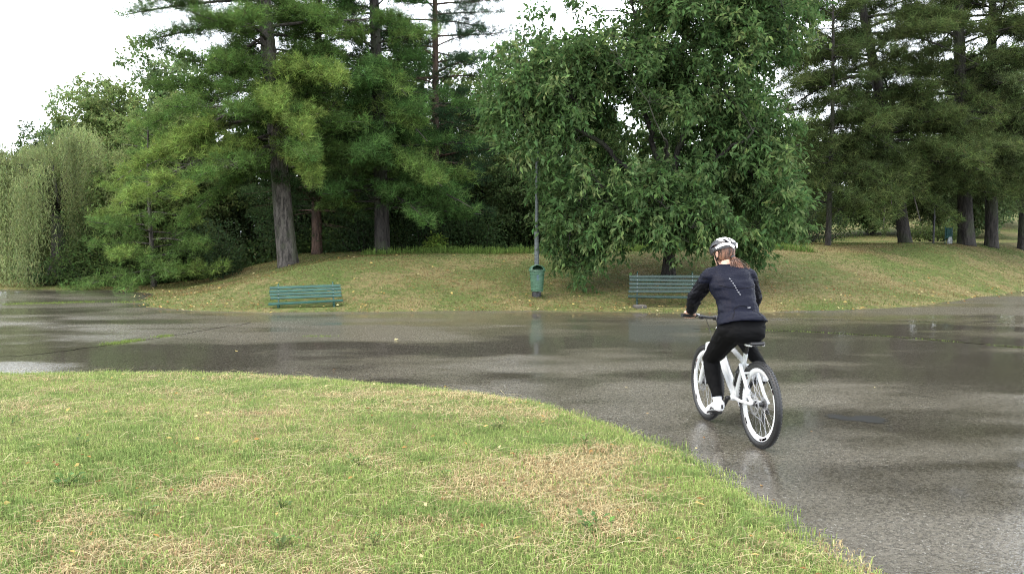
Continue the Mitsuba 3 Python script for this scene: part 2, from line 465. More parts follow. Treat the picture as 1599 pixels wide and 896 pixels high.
def broadleaf(base, r0, limbs, blobs, ncl, per, leaf=0.12, tmpl=None, col=(0.05, 0.085, 0.025), col2=None, seed=0, barkmat='dark_bark', label='', group=None, name='broadleaf_tree',
              hang=0.6, spray=0.5, ntar=60, thr=0.40, zlow=0.25, trunk_path=None, cat='tree', shell=0.45, own=None, sides=16, fq=0.75):
    rng = np.random.default_rng(seed)
    if own is None:
        key = num(name)
        tag(key, label, cat, group)
        x, y = base
        z = gz(x, y)
    else:
        key, (x, y), z = None, base, 0.0
    tmpl = LEAF if tmpl is None else tmpl
    tp = [np.array([x, y, z - 0.12])] + [np.array([x, y, z]) + np.array(q, float) for q in (trunk_path or [(0.03, 0, 0.8), (0.0, 0.05, 1.6)])]
    mb, tpp, trr = trunk_mesh(tp, [r0, r0 * 0.85, r0 * 0.78], rng, sides)
    lm = MB()
    nodes, nrad = [], []
    for L in limbs:
        pts = bez([np.array([x, y, z]) + np.array(q, float) for q in L], 8)
        pts = pts + 0.03 * rng.normal(size=pts.shape)
        rr = np.linspace(r0 * 0.55, 0.025, len(pts))
        lm.tube(pts, rr, 8)
        nodes.append(pts)
        nrad.append(rr)
    nodes, nrad = np.vstack(nodes + [tpp[-6:]]), np.concatenate(nrad + [trr[-6:]])
    B = [(np.array([x, y, z]) + np.array(c, float), np.array(r, float)) for c, r in blobs]
    tar = blobs_points(B, ntar, rng, 0.5, 0.30)
    sec = []
    for t in tar:
        k = np.argmin(np.linalg.norm(nodes - t, axis=1) + 0.6 * np.maximum(0, nodes[:, 2] - t[2]))
        s = np.linspace(0, 1, 6)[:, None]
        L = np.linalg.norm(t - nodes[k])
        pts = nodes[k] + (t - nodes[k]) * s + np.array([0, 0, 0.16 * L]) * (s - s ** 2) * 2 + 0.04 * L * rng.normal(size=(6, 3)) * s * (1 - s)
        lm.tube(pts, np.linspace(min(nrad[k] * 0.6, 0.012 + 0.010 * L), 0.008, 6), 5, cap=False)
        sec.append(pts[2:])
    sec = np.vstack(sec)
    cl = blobs_points(B, ncl, rng, shell, thr, fq)
    g_ = ground_z(cl[:, 0], cl[:, 1]) if own is None else 0
    cl[:, 2] = np.maximum(cl[:, 2], g_ + zlow)
    cen = np.mean([b[0] for b in B], axis=0)
    lf = MB()
    # every cluster: a twig from the nearest branch, and a few sprays with leaves along them
    near = np.array([np.argmin(np.linalg.norm(sec - c, axis=1)) for c in cl])
    for c, k in zip(cl[::2], near[::2]):
        if np.linalg.norm(sec[k] - c) > 1.3:
            continue
        lm.tube(np.array([sec[k], (sec[k] + c) / 2 + [0, 0, 0.08], c]), [0.008, 0.006, 0.004], 3, cap=False)
    nsp = 5
    outw = norm(cl - cen)
    shade = 0.8 + 0.4 * rng.uniform(size=ncl)
    sd = norm(np.repeat(outw, nsp, 0) * 0.7 + rng.normal(size=(ncl * nsp, 3)) * 0.75 + np.array([0, 0, -0.25 * hang]))
    sp = np.repeat(cl, nsp, 0)
    sl = spray * rng.uniform(0.55, 1.15, ncl * nsp)
    m = max(2, per // nsp)
    w = (np.arange(m)[None] + rng.uniform(0, 1, (ncl * nsp, m))) / m
    pos = sp[:, None] + sd[:, None] * (sl[:, None] * w)[..., None] + np.array([0, 0, -0.30 * hang]) * ((sl[:, None] * w) ** 2 / spray)[..., None]
    pos = (pos + rng.normal(size=pos.shape) * 0.03).reshape(-1, 3)
    ld = norm(np.repeat(sd, m, 0) * 0.5 + rng.normal(size=(len(pos), 3)) * 0.55 + np.array([0, 0, -hang]))
    up = norm(rng.normal(size=(len(pos), 3)) * 0.55 + np.array([0, 0, 1.0]) + 0.35 * np.repeat(np.repeat(outw, nsp, 0), m, 0))
    cc = vary(col, len(pos), rng, 0.16, 0.07) * np.repeat(shade, nsp * m)[:, None]
    if col2 is not None:
        pick = (np.repeat(rng.uniform(size=ncl) < 0.22, nsp * m)) & (rng.uniform(size=len(pos)) < 0.8)
        cc[pick] = vary(col2, pick.sum(), rng, 0.16, 0.07)
    put(lf, tmpl, pos, frames(ld, up, rng), leaf * rng.uniform(0.65, 1.2, len(pos)), cc)
    if own is not None:
        return {'trunk': (mb, None), 'branches': (lm, None), 'crown': (lf, 1)}
    part(key, 'trunk', mb.mesh(), barkmat, True)
    part(key, 'branches', lm.mesh(), barkmat, True)
    part(key, 'crown', lf.mesh(), 'leaf_mat', color=lf.col())
    return key


def willow(base, R, Hh, ns, seed, label, col=(0.225, 0.27, 0.115), group=None):
    rng = np.random.default_rng(seed)
    key = num('willow_tree')
    tag(key, label, 'tree', group)
    x, y = base
    z = gz(x, y)
    o = np.array([x, y, z])
    mb, tp, tr = trunk_mesh([o - [0, 0, .1], o + [0.1, 0, 1.2], o + [0.0, 0.1, Hh * 0.45]], [0.36, 0.3, 0.26], rng)
    lm, lf = MB(), MB()
    P, D, C = [], [], []
    dome = lambda a, r: Hh * np.sqrt(max(0.10, 1 - 0.62 * min(r / R, 1.1) ** 2)) * (0.74 + 0.50 * float(meshkit.noise(np.array([np.cos(a) * r * 0.55 + seed, np.sin(a) * r * 0.55, 0.0]), 2)))
    ng = 58
    ga, gr = rng.uniform(0, 2 * np.pi, ng), R * np.sqrt(rng.uniform(0.02, 1.0, ng))
    gt = np.array([dome(a_, r_) for a_, r_ in zip(ga, gr)])
    for a_, r_, t_ in zip(ga[:40], gr[:40], gt[:40]):
        e = o + np.array([np.cos(a_) * r_, np.sin(a_) * r_, t_ - 0.35])
        p = bez([tp[-1], tp[-1] * 0.5 + e * 0.5 + [0, 0, 0.12 * Hh], e], 7)
        lm.tube(p, np.linspace(0.08, 0.012, len(p)), 6)
    gl, gc = rng.uniform(0.45, 1.0, ng), rng.uniform(0.6, 1.4, ng)
    for i in range(ns):
        g = rng.integers(ng)
        dx, dy = rng.normal(size=2) * 0.21
        s0 = o + np.array([np.cos(ga[g]) * gr[g] + dx, np.sin(ga[g]) * gr[g] + dy, gt[g] + rng.normal() * 0.10 - 0.7 * (dx * dx + dy * dy)])
        out = norm(s0 - o) * [1, 1, 0]
        L = min(s0[2] - z - 0.06, gl[g] * rng.uniform(0.6, 1.1) * 5.0)
        m = max(8, int(L / 0.052))
        w = np.linspace(0, 1, m)[:, None]
        pth = s0 + out * 0.45 * (1 - np.exp(-3 * w)) + np.array([0, 0, 1.0]) * (0.25 * w - (L + 0.25) * w ** 1.15) + np.array([np.sin(i), np.cos(1.7 * i), 0]) * 0.12 * w ** 2
        P.append(pth + rng.normal(size=pth.shape) * 0.03)
        D.append(norm(np.array([0, 0, -1.0]) + rng.normal(size=pth.shape) * 0.5))
        C.append(vary(np.array(col) * gc[g] * rng.uniform(0.85, 1.15), m, rng, 0.14, 0.06))
    P, D, C = np.vstack(P), np.vstack(D), np.vstack(C)
    put(lf, THIN, P, frames(D, norm(rng.normal(size=P.shape)), rng), 0.15 * rng.uniform(0.7, 1.2, len(P)), C)
    part(key, 'trunk', mb.mesh(), 'dark_bark', True)
    part(key, 'branches', lm.mesh(), 'dark_bark', True)
    part(key, 'crown', lf.mesh(), 'leaf_mat', color=lf.col())
    return key


def bush(base, r, h, n, label, col, seed, group='bushes', leaf=0.10, name='bush', tmpl=None):
    rng = np.random.default_rng(seed)
    key = num(name)
    tag(key, label, 'bush', group)
    x, y = base
    z = gz(x, y)
    o = np.array([x, y, z])
    st, lf = MB(), MB()
    k = rng.normal(size=(9, 3)) * [r * 0.42, r * 0.42, 0]
    cen = o + k + np.array([0, 0, h * 0.5]) + np.stack([0 * k[:, 0], 0 * k[:, 0], rng.uniform(-0.32, 0.25, 9) * h], -1)
    for c in cen:
        st.tube(bez([o + (c - o) * [0.25, 0.25, -0.05], o + (c - o) * [0.7, 0.7, 0.5], c + [0, 0, 0.2 * h]], 5), np.linspace(0.022, 0.006, 11), 5)
    q = rng.integers(0, 9, n)
    d = norm(rng.normal(size=(n, 3)))
    pos = cen[q] + d * np.array([r * 0.55, r * 0.55, h * 0.42]) * (rng.uniform(size=(n, 1)) ** 0.4)
    ok = meshkit.fbm(pos * 1.8, 2, 6) > 0.36
    pos, d = pos[ok], d[ok]
    pos[:, 2] = np.maximum(pos[:, 2], ground_z(pos[:, 0], pos[:, 1]) + rng.uniform(0.03, 0.3, len(pos)))
    ld = norm(d + rng.normal(size=d.shape) * 0.6 + [0, 0, -0.25])
    put(lf, OVAL if tmpl is None else tmpl, pos, frames(ld, norm(rng.normal(size=d.shape) * 0.5 + [0, 0, 1.0]), rng), leaf * rng.uniform(0.6, 1.25, len(pos)), vary(col, len(pos), rng, 0.2, 0.08))
    part(key, 'stems', st.mesh(), 'dark_bark', True)
    part(key, 'foliage', lf.mesh(), 'leaf_mat', color=lf.col())
    return key

# ------------------------------------------------------------------ the trees of the place
pine((-6.60, 25.2), 17, 0.30, lean=(-1.15, 0.2), zmin=2.9, nb=140, seed=3, spread=lambda u: 4.0 - 1.6 * u, col=(0.089, 0.151, 0.041), tip=(0.173, 0.244, 0.062), sides=40, dead=9, tuft=0.185, dens=1.45,
     label='big old pine with a thick furrowed grey trunk on the mound by the left bench', tip_p=0.14, gaps=0.42,
     extra=[(4.3, 0, 0, 0.35, 0, (-10.5, 22.8, 3.1), 1.25, True), (3.4, 0, 0, 0.30, 0, (-10.0, 21.8, 2.45), 1.25, True), (3.8, 0, 0, 0.25, 0, (-8.6, 22.2, 2.7), 1.2, True),
            (5.3, 0, 0, 0.15, 0, (-10.0, 23.8, 4.7), 1.1, False), (6.7, 0, 0, 0.10, 0, (-9.4, 24.4, 5.5), 1.0, False), (4.4, 0, 0, 0.25, 0, (-5.35, 22.0, 4.2), 1.5, True),
            (5.6, 0, 0, 0.2, 0, (-4.4, 22.4, 5.7), 1.5, True), (3.6, 0, 0, 0.3, 0, (-5.2, 22.4, 3.1), 1.5, True), (5.2, 0, 0, 0.2, 0, (-6.1, 22.1, 4.9), 1.3, True),
            (7.2, 0, 0, 0.1, 0, (-10.5, 24.2, 7.0), 1.0, False), (7.8, 0, 0, 0.1, 0, (-11.2, 24.8, 7.9), 1.1, False), (3.2, 0, 0, 0.2, 0, (-9.2, 23.8, 2.0), 1.1, False),
            (8.2, 0, 0, 0.1, 0, (-8.6, 23.2, 8.2), 1.1, False), (7.5, 0, 0, 0.1, 0, (-5.0, 23.0, 7.4), 1.1, False), (4.9, 0, 0, 0.2, 0, (-8.9, 22.8, 4.0), 1.2, True)])
pine((-6.3, 28.0), 16, 0.17, lean=(0.3, 0), zmin=1.3, nb=110, seed=4, spread=lambda u: 3.0 - 1.2 * u, barkmat='red_bark', tuft=0.22, dens=0.8, dead=10, tip_p=0.0, col=(0.052, 0.092, 0.036),
     label='slimmer pine with a reddish trunk just behind the big old pine')
pine((-4.15, 26.6), 15, 0.24, lean=(-0.1, 0), zmin=1.4, nb=120, seed=8, spread=lambda u: 3.1 - 2.0 * u, col=(0.074, 0.141, 0.041), tip=(0.132, 0.206, 0.057), tuft=0.21, dens=1.25, dead=5, barkmat='dark_bark',
     label='dense green pine with layered plumes and a dark trunk, right of the big old pine', tip_p=0.25,
     extra=[(2.3, 0, 0, 0.2, 0, (-1.1, 24.2, 2.4), 1.2, False), (3.2, 0, 0, 0.2, 0, (-1.95, 24.0, 3.0), 1.2, True), (2.0, 0, 0, 0.2, 0, (-2.3, 23.8, 1.95), 1.1, False), (4.6, 0, 0, 0.2, 0, (-2.4, 24.4, 4.3), 1.3, True), (5.6, 0, 0, 0.2, 0, (-3.0, 24.6, 5.6), 1.3, True)])
pine((-2.6, 29.5), 15, 0.15, lean=(-0.25, 0), zmin=1.6, nb=112, seed=12, spread=lambda u: 3.0 - 1.3 * u, barkmat='red_bark', tuft=0.22, dens=0.8, col=(0.043, 0.079, 0.036), dead=7, tip_p=0, gaps=0.34,
     label='tall open dark pine with bare dead branches, beside the white gap of sky')
pine((-11.3, 26.6), 5.2, 0.09, lean=(0.2, 0), zmin=0.25, nb=46, seed=27, spread=lambda u: 2.3 - 1.7 * u, col=(0.110, 0.181, 0.053), tuft=0.19, dens=1.1, tip_p=0.3, tip=(0.162, 0.237, 0.063), droop=0.3, gaps=0.36,
     label='young light green pine sweeping to the ground at the left foot of the mound')
# right-hand group
pine((14.2, 31.0), 16, 0.23, lean=(-3.3, 0), zmin=1.7, nb=120, seed=21, spread=lambda u: 4.4 - 1.5 * u, col=(0.070, 0.096, 0.034), tuft=0.25, dens=0.95, tip_p=0.0, droop=0.42, barkmat='dark_bark', dead=4,
     label='leaning dark pine with drooping branches right of the broadleaf tree', sides=24,
     extra=[(3.2, 0, 0, 0.3, 0, (11.3, 26.0, 1.75), 1.0, False), (3.8, 0, 0, 0.3, 0, (12.9, 27.0, 2.1), 1.0, False), (4.2, 0, 0, 0.2, 0, (9.8, 27.6, 3.2), 1.0, False), (6.5, 0, 0, 0.1, 0, (8.8, 28.0, 5.6), 1.0, False), (7.5, 0, 0, 0.1, 0, (9.0, 28.6, 7.2), 1.0, False), (6.0, 0, 0, 0.1, 0, (8.9, 27.6, 6.4), 1.0, False), (5.0, 0, 0, 0.1, 0, (9.2, 28.0, 4.5), 1.0, False), (3.5, 0, 0, 0.2, 0, (11.8, 26.6, 2.6), 1.0, False)])
pine((17.0, 32.0), 17, 0.285, lean=(-0.9, 0), zmin=2.7, nb=104, seed=22, spread=lambda u: 4.2 - 1.6 * u, col=(0.088, 0.118, 0.043), tuft=0.25, dens=0.92, tip_p=0.0, droop=0.38, barkmat='dark_bark', sides=32,
     label='pine with the thickest bare trunk of the group at the right edge')
pine((18.35, 32.5), 17, 0.235, lean=(-0.5, 0), zmin=2.7, nb=92, seed=23, extra=[(3.4, 0, 0, 0.3, 0, (17.6, 29.6, 2.4), 1.0, False), (3.2, 0, 0, 0.3, 0, (19.4, 30.2, 2.0), 1.0, False)], spread=lambda u: 4.0 - 1.5 * u, col=(0.090, 0.121, 0.050), tuft=0.25, dens=0.9, tip_p=0.0, droop=0.36, barkmat='dark_bark', sides=32,
     label='second bare-trunked pine, right of the thickest one')
pine((19.9, 33.0), 16, 0.19, lean=(-0.2, 0), zmin=1.9, nb=70, seed=24, spread=lambda u: 3.8 - 1.4 * u, col=(0.096, 0.126, 0.056), tuft=0.25, dens=0.85, tip_p=0.0, droop=0.36, barkmat='dark_bark',
     label='pine cut by the right edge of the picture')
pine((10.6, 28.5), 10, 0.10, lean=(-0.2, 0), zmin=1.3, nb=60, seed=25, spread=lambda u: 2.3 - 1.1 * u, col=(0.059, 0.084, 0.031), tuft=0.23, dens=0.92, tip_p=0.0, droop=0.5, barkmat='dark_bark', dead=5,
     label='thin dark pine sapling with hanging branches just right of the broadleaf tree')

# the broadleaf tree over the right bench
broadleaf((3.93, 21.4), 0.165,
          [[(0, .05, 1.5), (0.25, 0, 3.2), (0.8, 0.2, 4.6), (1.45, 0.1, 6.2), (1.9, 0.3, 8)], [(0, .05, 1.6), (-0.4, 0.2, 3.4), (-0.75, 0.2, 5), (-1.0, 0.1, 7.5)],
           [(0, .05, 1.3), (-1.2, -0.2, 2.8), (-2.6, -0.4, 3.9), (-3.4, -0.4, 4.8)], [(0, .05, 1.4), (1.3, -0.4, 2.4), (2.7, -0.7, 2.9)], [(0, .05, 1.5), (-0.3, -1.3, 2.7), (-0.5, -2.4, 3.2)],
           [(0, .05, 1.2), (-1.1, -0.8, 1.9), (-2.3, -1.2, 1.9)], [(0, 0, 1.5), (0.4, 1.4, 3), (0.6, 2.4, 4.4)], [(0, 0, 1.6), (0.7, -1.0, 2.6), (1.6, -1.7, 3.4)]],
          [((-0.3, 0, 5.0), (3.3, 2.8, 2.4)), ((-2.9, -0.3, 4.4), (1.7, 1.9, 2.2)), ((-1.7, -0.9, 2.05), (1.7, 1.7, 1.55)), ((1.95, -0.5, 2.1), (1.4, 1.6, 1.55)), ((1.75, 0, 3.9), (1.2, 1.8, 1.5)),
           ((0.4, 0, 7.6), (3.0, 2.8, 1.9)), ((2.5, 0, 6.6), (1.5, 1.7, 1.5)), ((-2.3, -1.1, 0.75), (0.75, 0.8, 0.75)), ((0.3, -1.1, 1.75), (1.9, 1.5, 1.15)), ((1.7, -1.1, 1.2), (0.75, 0.8, 0.75)), ((0.9, -1.3, 0.95), (0.5, 0.5, 0.45)), ((-3.2, -1.6, 3.7), (1.25, 1.0, 1.3))],
          2300, 50, leaf=0.17, seed=31, col=(0.085, 0.145, 0.052), col2=(0.17, 0.235, 0.09), hang=0.42, ntar=110, thr=0.46, trunk_path=[(0.02, 0, 0.7), (0.0, 0.05, 1.5)], sides=24, spray=0.5,
          label='broad leafy tree with drooping lance-shaped leaves over the right bench')

# far broadleaf trees: three kinds, repeated
SG = {}
for kind, (sd, colr, col2) in enumerate([(41, (0.165, 0.23, 0.105), (0.21, 0.27, 0.13)), (42, (0.085, 0.13, 0.05), (0.12, 0.17, 0.065)), (43, (0.155, 0.21, 0.075), (0.19, 0.24, 0.085))]):
    parts_ = broadleaf((0, 0), 0.2, [[(0, 0, 1.4), (0.5, 0.2, 3.2), (0.9, 0.3, 6)], [(0, 0, 1.5), (-0.6, 0.3, 3.4), (-1.4, 0.2, 5)], [(0, 0, 1.3), (0.2, -1.2, 3), (0.1, -1.8, 4)], [(0, 0, 1.3), (0.6, 1.3, 3), (0.9, 1.9, 4.4)]],
                       [((0, 0, 4.0), (2.5, 2.5, 2.3)), ((0.5, 0.2, 6.2), (1.7, 1.7, 1.8)), ((-1.5, 0, 3.0), (1.6, 1.7, 1.6)), ((1.7, 0.3, 3.0), (1.5, 1.7, 1.7)), ((0.1, -1.5, 2.4), (1.9, 1.4, 1.5)), ((0, 0.5, 1.3), (2.0, 2.0, 0.9))],
                       800, 60, leaf=0.155, tmpl=OVAL, seed=sd, col=colr, col2=col2, hang=0.45, ntar=60, thr=0.40, spray=0.6, own=True)
    g = {'type': 'shapegroup'}
    for nm, (mb_, c_) in parts_.items():
        g[nm] = mikit.ply(mb_.mesh(), 'leaf_mat' if c_ else 'dark_bark', not c_, color=mb_.col() if c_ else None)
    scene['tree_kind_%d' % kind] = g
    SG[kind] = 'tree_kind_%d' % kind
FARL = ['dark green rounded tree in the distance', 'mid green tree behind the others', 'pale yellow-green tree in the background']


def far_tree(x, y, kind, s, rot, label, sz=1.0):
    key = num('background_tree')
    scene[key] = {'type': 'instance', 'group': {'type': 'ref', 'id': SG[kind]},
                  'to_world': T().translate([x, y, gz(x, y)]).rotate([0, 0, 1], rot).scale([s, s, s * sz])}
    tag(key, label, 'tree', 'background trees')


for a in [(-16.0, 33.2, 2, 0.98, 77, 'light green leafy tree directly behind the right part of the willow'), (-17.6, 35.0, 0, 1.0, 20, 'grey-green rounded tree left of the pines, behind the willow'), (-14.2, 36.5, 0, 1.22, 130, 'tallest grey-green tree on the left, rising behind the pine branches'),
          (-12.6, 29.6, 2, 0.80, 60, 'mid green leafy tree at the left foot of the mound, beside the willow'), (-11.8, 32.5, 2, 0.85, 220, 'low yellow-green tree under the long left pine branches'), (-21.5, 39.0, 1, 0.85, 10, 'dark tree behind the left willow'),
          (-8.6, 34.5, 1, 1.1, 75, 'dark tree filling the gap left of the big pine trunk'), (-4.8, 34.0, 1, 1.0, 300, 'dark tree behind the dense green pine'),
          (-1.3, 33.5, 2, 0.92, 160, 'pale green tree left of the lamp post, under the gap of sky'), (0.9, 31.5, 1, 0.62, 40, 'small mid green tree directly behind the lamp post'),
          (3.0, 37.0, 2, 0.80, 250, 'pale tree seen through the left half of the broadleaf tree'), (6.8, 37.5, 0, 0.85, 95, 'tree seen through the right half of the broadleaf tree'),
          (10.8, 39.0, 0, 0.9, 200, 'tree in the gap between the broadleaf tree and the leaning pine'), (14.5, 44.0, 2, 0.80, 330, 'yellow-green tree on the far slope left of the thickest pine trunk'),
          (18.5, 44.0, 1, 1.0, 15, 'blue-green tree on the far slope between the two bare pine trunks'), (22.5, 42.0, 0, 1.15, 280, 'far tree behind the pine at the right edge'),
          (-26.0, 38.0, 1, 0.9, 190, 'tree at the far left edge'), (-7.0, 42.0, 1, 1.1, 33, 'deep background tree behind the big old pine'), (-2.0, 43.0, 1, 0.95, 111, 'deep background tree left of the lamp post'), (5.0, 45.0, 1, 0.9, 201, 'deep background tree behind the broadleaf tree'), (27.0, 48.0, 1, 1.2, 120, 'far tree beyond the right edge of the slope')]:
    far_tree(*a)

willow((-15.8, 29.7), 3.9, 5.0, 1800, 51, 'pale willow with a curtain of hanging strands at the end of the path')
willow((-20.6, 29.8), 3.9, 4.8, 1000, 52, 'pale willow cut by the left edge of the picture')

for i, (x, y, r, h, n, c, lb) in enumerate([
        (-18.0, 27.6, 1.0, 0.9, 2600, (0.060, 0.095, 0.035), 'low bush at the foot of the willows, by the path'), (-14.6, 27.0, 0.9, 0.8, 2400, (0.060, 0.095, 0.035), 'low bush below the willow curtain, at the end of the path'),
        (-24, 37, 3.0, 3.6, 3600, (0.055, 0.085, 0.038), 'far thicket behind the left willow'),
        (-19.5, 37.5, 3.0, 3.6, 3600, (0.055, 0.085, 0.038), 'far thicket between the two willows'),
        (-14.5, 38, 3.0, 3.6, 3600, (0.055, 0.085, 0.038), 'far thicket behind the grey-green trees on the left'),
        (-10.5, 37.5, 2.8, 3.6, 3600, (0.055, 0.085, 0.038), 'far thicket behind the left foot of the mound'),
        (-6.5, 38, 2.8, 3.4, 3600, (0.055, 0.085, 0.038), 'far thicket straight behind the big old pine'),
        (-2.8, 38, 2.8, 3.4, 3600, (0.055, 0.085, 0.038), 'far thicket behind the dense green pine'),
        (0.8, 37.5, 2.6, 3.2, 3600, (0.055, 0.085, 0.038), 'far thicket behind the lamp post'),
        (4.6, 40, 2.8, 3.2, 3600, (0.055, 0.085, 0.038), 'far thicket behind the left half of the broadleaf tree'),
        (8.6, 40, 2.8, 3.2, 3600, (0.055, 0.085, 0.038), 'far thicket behind the right half of the broadleaf tree'),
        (12.4, 42, 2.8, 3.0, 3600, (0.055, 0.085, 0.038), 'far thicket behind the leaning pine'),
        (-13.0, 27.2, 1.2, 1.6, 5200, (0.074, 0.115, 0.038), 'light green bush between the willow and the young pine'),
        (-9.4, 27.4, 1.3, 1.7, 4200, (0.054, 0.085, 0.039), 'dark bush on the left slope of the mound'),
        (-7.7, 28.6, 1.4, 2.0, 4200, (0.052, 0.085, 0.038), 'dark bush left of the big pine trunk'),
        (-5.0, 28.4, 1.4, 1.9, 4200, (0.052, 0.085, 0.038), 'dark bush right of the big pine trunk'),
        (-3.0, 28.6, 1.4, 1.7, 4200, (0.051, 0.085, 0.036), 'dark bush below the dense green pine'),
        (-1.0, 29.0, 1.2, 1.6, 3800, (0.052, 0.085, 0.033), 'dark bush left of the lamp post'),
        (-9.0, 31.5, 2.2, 3.4, 5000, (0.053, 0.085, 0.040), 'tall dark thicket deep under the left pines'),
        (-5.5, 32.0, 2.4, 3.4, 5000, (0.053, 0.085, 0.040), 'tall dark thicket deep behind the big pine'),
        (-2.2, 32.0, 2.2, 3.0, 5000, (0.052, 0.085, 0.038), 'tall dark thicket behind the dense green pine'),
        (2.4, 31.5, 1.8, 2.2, 4200, (0.051, 0.085, 0.034), 'bush behind the broadleaf tree, right of the lamp post'),
        (5.6, 31.0, 1.9, 2.2, 4200, (0.051, 0.085, 0.034), 'bush behind the trunk of the broadleaf tree'),
        (8.4, 31.0, 1.7, 2.4, 4200, (0.054, 0.085, 0.037), 'bush behind the rider, at the crest of the bank'),
        (11.6, 34.0, 1.7, 2.4, 4200, (0.059, 0.085, 0.044), 'bush behind the leaning pine'),
        (13.6, 37.5, 1.7, 1.6, 4200, (0.10, 0.145, 0.055), 'light bush on the far slope behind the thin post'),
        (18.4, 37.0, 1.2, 1.0, 3600, (0.11, 0.15, 0.055), 'bush between the trunks at the right edge'),
        (-13.6, 28.4, 1.6, 2.6, 4600, (0.061, 0.095, 0.035), 'green bush beside the willow curtain'),
        (-19.0, 29.0, 1.0, 1.4, 3000, (0.081, 0.128, 0.047), 'bright bush in front of the left willow'),
        (-2.45, 26.9, 0.45, 0.55, 900, (0.135, 0.203, 0.041), 'small bright bush at the crest, between the dark bushes and the lamp post')]):
    bush((x, y), r, h, n, lb, c, 60 + i)

# leafy undergrowth covering the ground of the wood
rng = np.random.default_rng(91)
n = 46000
x, y = rng.uniform(-13.5, 10, n), rng.uniform(28.2, 37, n)
hgt = 0.95 * sm((meshkit.fbm(np.stack([x * 0.5, y * 0.5, 0 * x], -1), 3, 17) - 0.30) * 3.2) * sm((y - 28.2 + 0.25 * np.sin(x * 2.1)) / 1.2)
k = hgt > 0.08
x, y, hgt = x[k], y[k], hgt[k]
n = len(x)
mb = MB()
put(mb, OVAL, np.stack([x, y, ground_z(x, y) + hgt * rng.uniform(0.05, 1.0, n)], -1), frames(rng.normal(size=(n, 3)), norm(rng.normal(size=(n, 3)) * 0.5 + [0, 0, 1.0]), rng), rng.uniform(0.10, 0.22, n), vary((0.06, 0.10, 0.035), n, rng))
scene['undergrowth'] = mikit.ply(mb.mesh(), 'leaf_mat', False, color=mb.col())
tag('undergrowth', 'leafy undergrowth covering the ground of the wood behind the bank', 'undergrowth', kind='stuff')

# ------------------------------------------------------------------ grass
def blade_mesh(x, y, h, w, col, rng, bend=0.5, two=True, dirs=None):
    n = len(x)
    z = np.maximum(ground_z(x, y), np.where(np.abs(y) < 28, road_z(x, y), -9)) - 0.004
    a = rng.uniform(0, 2 * np.pi, n) if dirs is None else dirs + rng.normal(size=n) * 0.7
    o = np.stack([x, y, z], -1)
    out = np.stack([np.cos(a), np.sin(a), 0 * a], -1)
    sd = np.stack([-np.sin(a), np.cos(a), 0 * a], -1) * (w * 0.5)[:, None]
    be = np.abs(rng.normal(size=n) * 0.35 + bend)
    h = h[:, None]
    if two:
        mid = o + out * h * 0.25 * be[:, None] + np.array([0, 0, 1.0]) * h * 0.6
        tip = o + out * h * be[:, None] + np.array([0, 0, 1.0]) * h * np.maximum(0.25, 1 - 0.45 * be)[:, None]
        v = np.stack([o - sd, o + sd, mid - sd * 0.8, mid + sd * 0.8, tip], 1)
        f = np.array([[0, 1, 3], [0, 3, 2], [2, 3, 4]])
    else:
        tip = o + out * h * be[:, None] + np.array([0, 0, 1.0]) * h * np.maximum(0.3, 1 - 0.4 * be)[:, None]
        v = np.stack([o - sd, o + sd, tip], 1)
        f = np.array([[0, 1, 2]])
    k = v.shape[1]
    ff = (f[None] + (np.arange(n) * k)[:, None, None]).reshape(-1, 3)
    return v.reshape(-1, 3), ff, np.repeat(col, k, axis=0)


DRY = [(-1.15, 8.35, 1.0, 0.35), (0.15, 7.3, 0.55, 0.5), (-3.3, 9.4, 1.1, 0.22), (-5.3, 9.3, 0.8, 0.2), (0.35, 5.6, 0.5, 0.5), (0.5, 4.9, 0.35, 0.35), (-0.6, 7.6, 0.7, 0.3), (-2.3, 7.4, 0.7, 0.3),
       (-1.9, 5.3, 0.5, 0.25), (-3.5, 7.6, 0.6, 0.2), (0.05, 4.3, 0.4, 0.25), (0.75, 6.2, 0.3, 0.4)]


def dryness(x, y):
    q = np.stack([x, y, 0 * x], -1)
    d = 1.1 * (meshkit.fbm(q * [0.9, 1.2, 1], 4, 21) - 0.50) + 0.60 * (meshkit.fbm(q * 3.4, 3, 22) - 0.5)
    for cx, cy, rx, ry in DRY:
        d = d + 0.42 * np.exp(-((x - cx) / rx) ** 2 - ((y - cy) / ry) ** 2)
    return d


rng = np.random.default_rng(77)
def scatter(n, x0, x1, y0, y1, keep):
    out = []
    while sum(len(o[0]) for o in out) < n:
        x, y = rng.uniform(x0, x1, 4 * n // 3), rng.uniform(y0, y1, 4 * n // 3)
        k = keep(x, y)
        out.append((x[k], y[k]))
    x, y = np.concatenate([o[0] for o in out])[:n], np.concatenate([o[1] for o in out])[:n]
    return x, y


def in_view(x, y):
    return (np.abs(x) < 0.66 * y + 0.4)


def near_keep(x, y):
    s = signed(NEAR, x, y) + 0.30 * meshkit.fbm(np.stack([x, y, 0 * x], -1) * 4.0, 3, 41) * rng.uniform(size=len(x)) ** 1.5 - 0.03
    return in_view(x, y) & (s > 0.0) & (rng.uniform(size=len(x)) < np.clip((5.0 / y) ** 1.1, 0, 1))


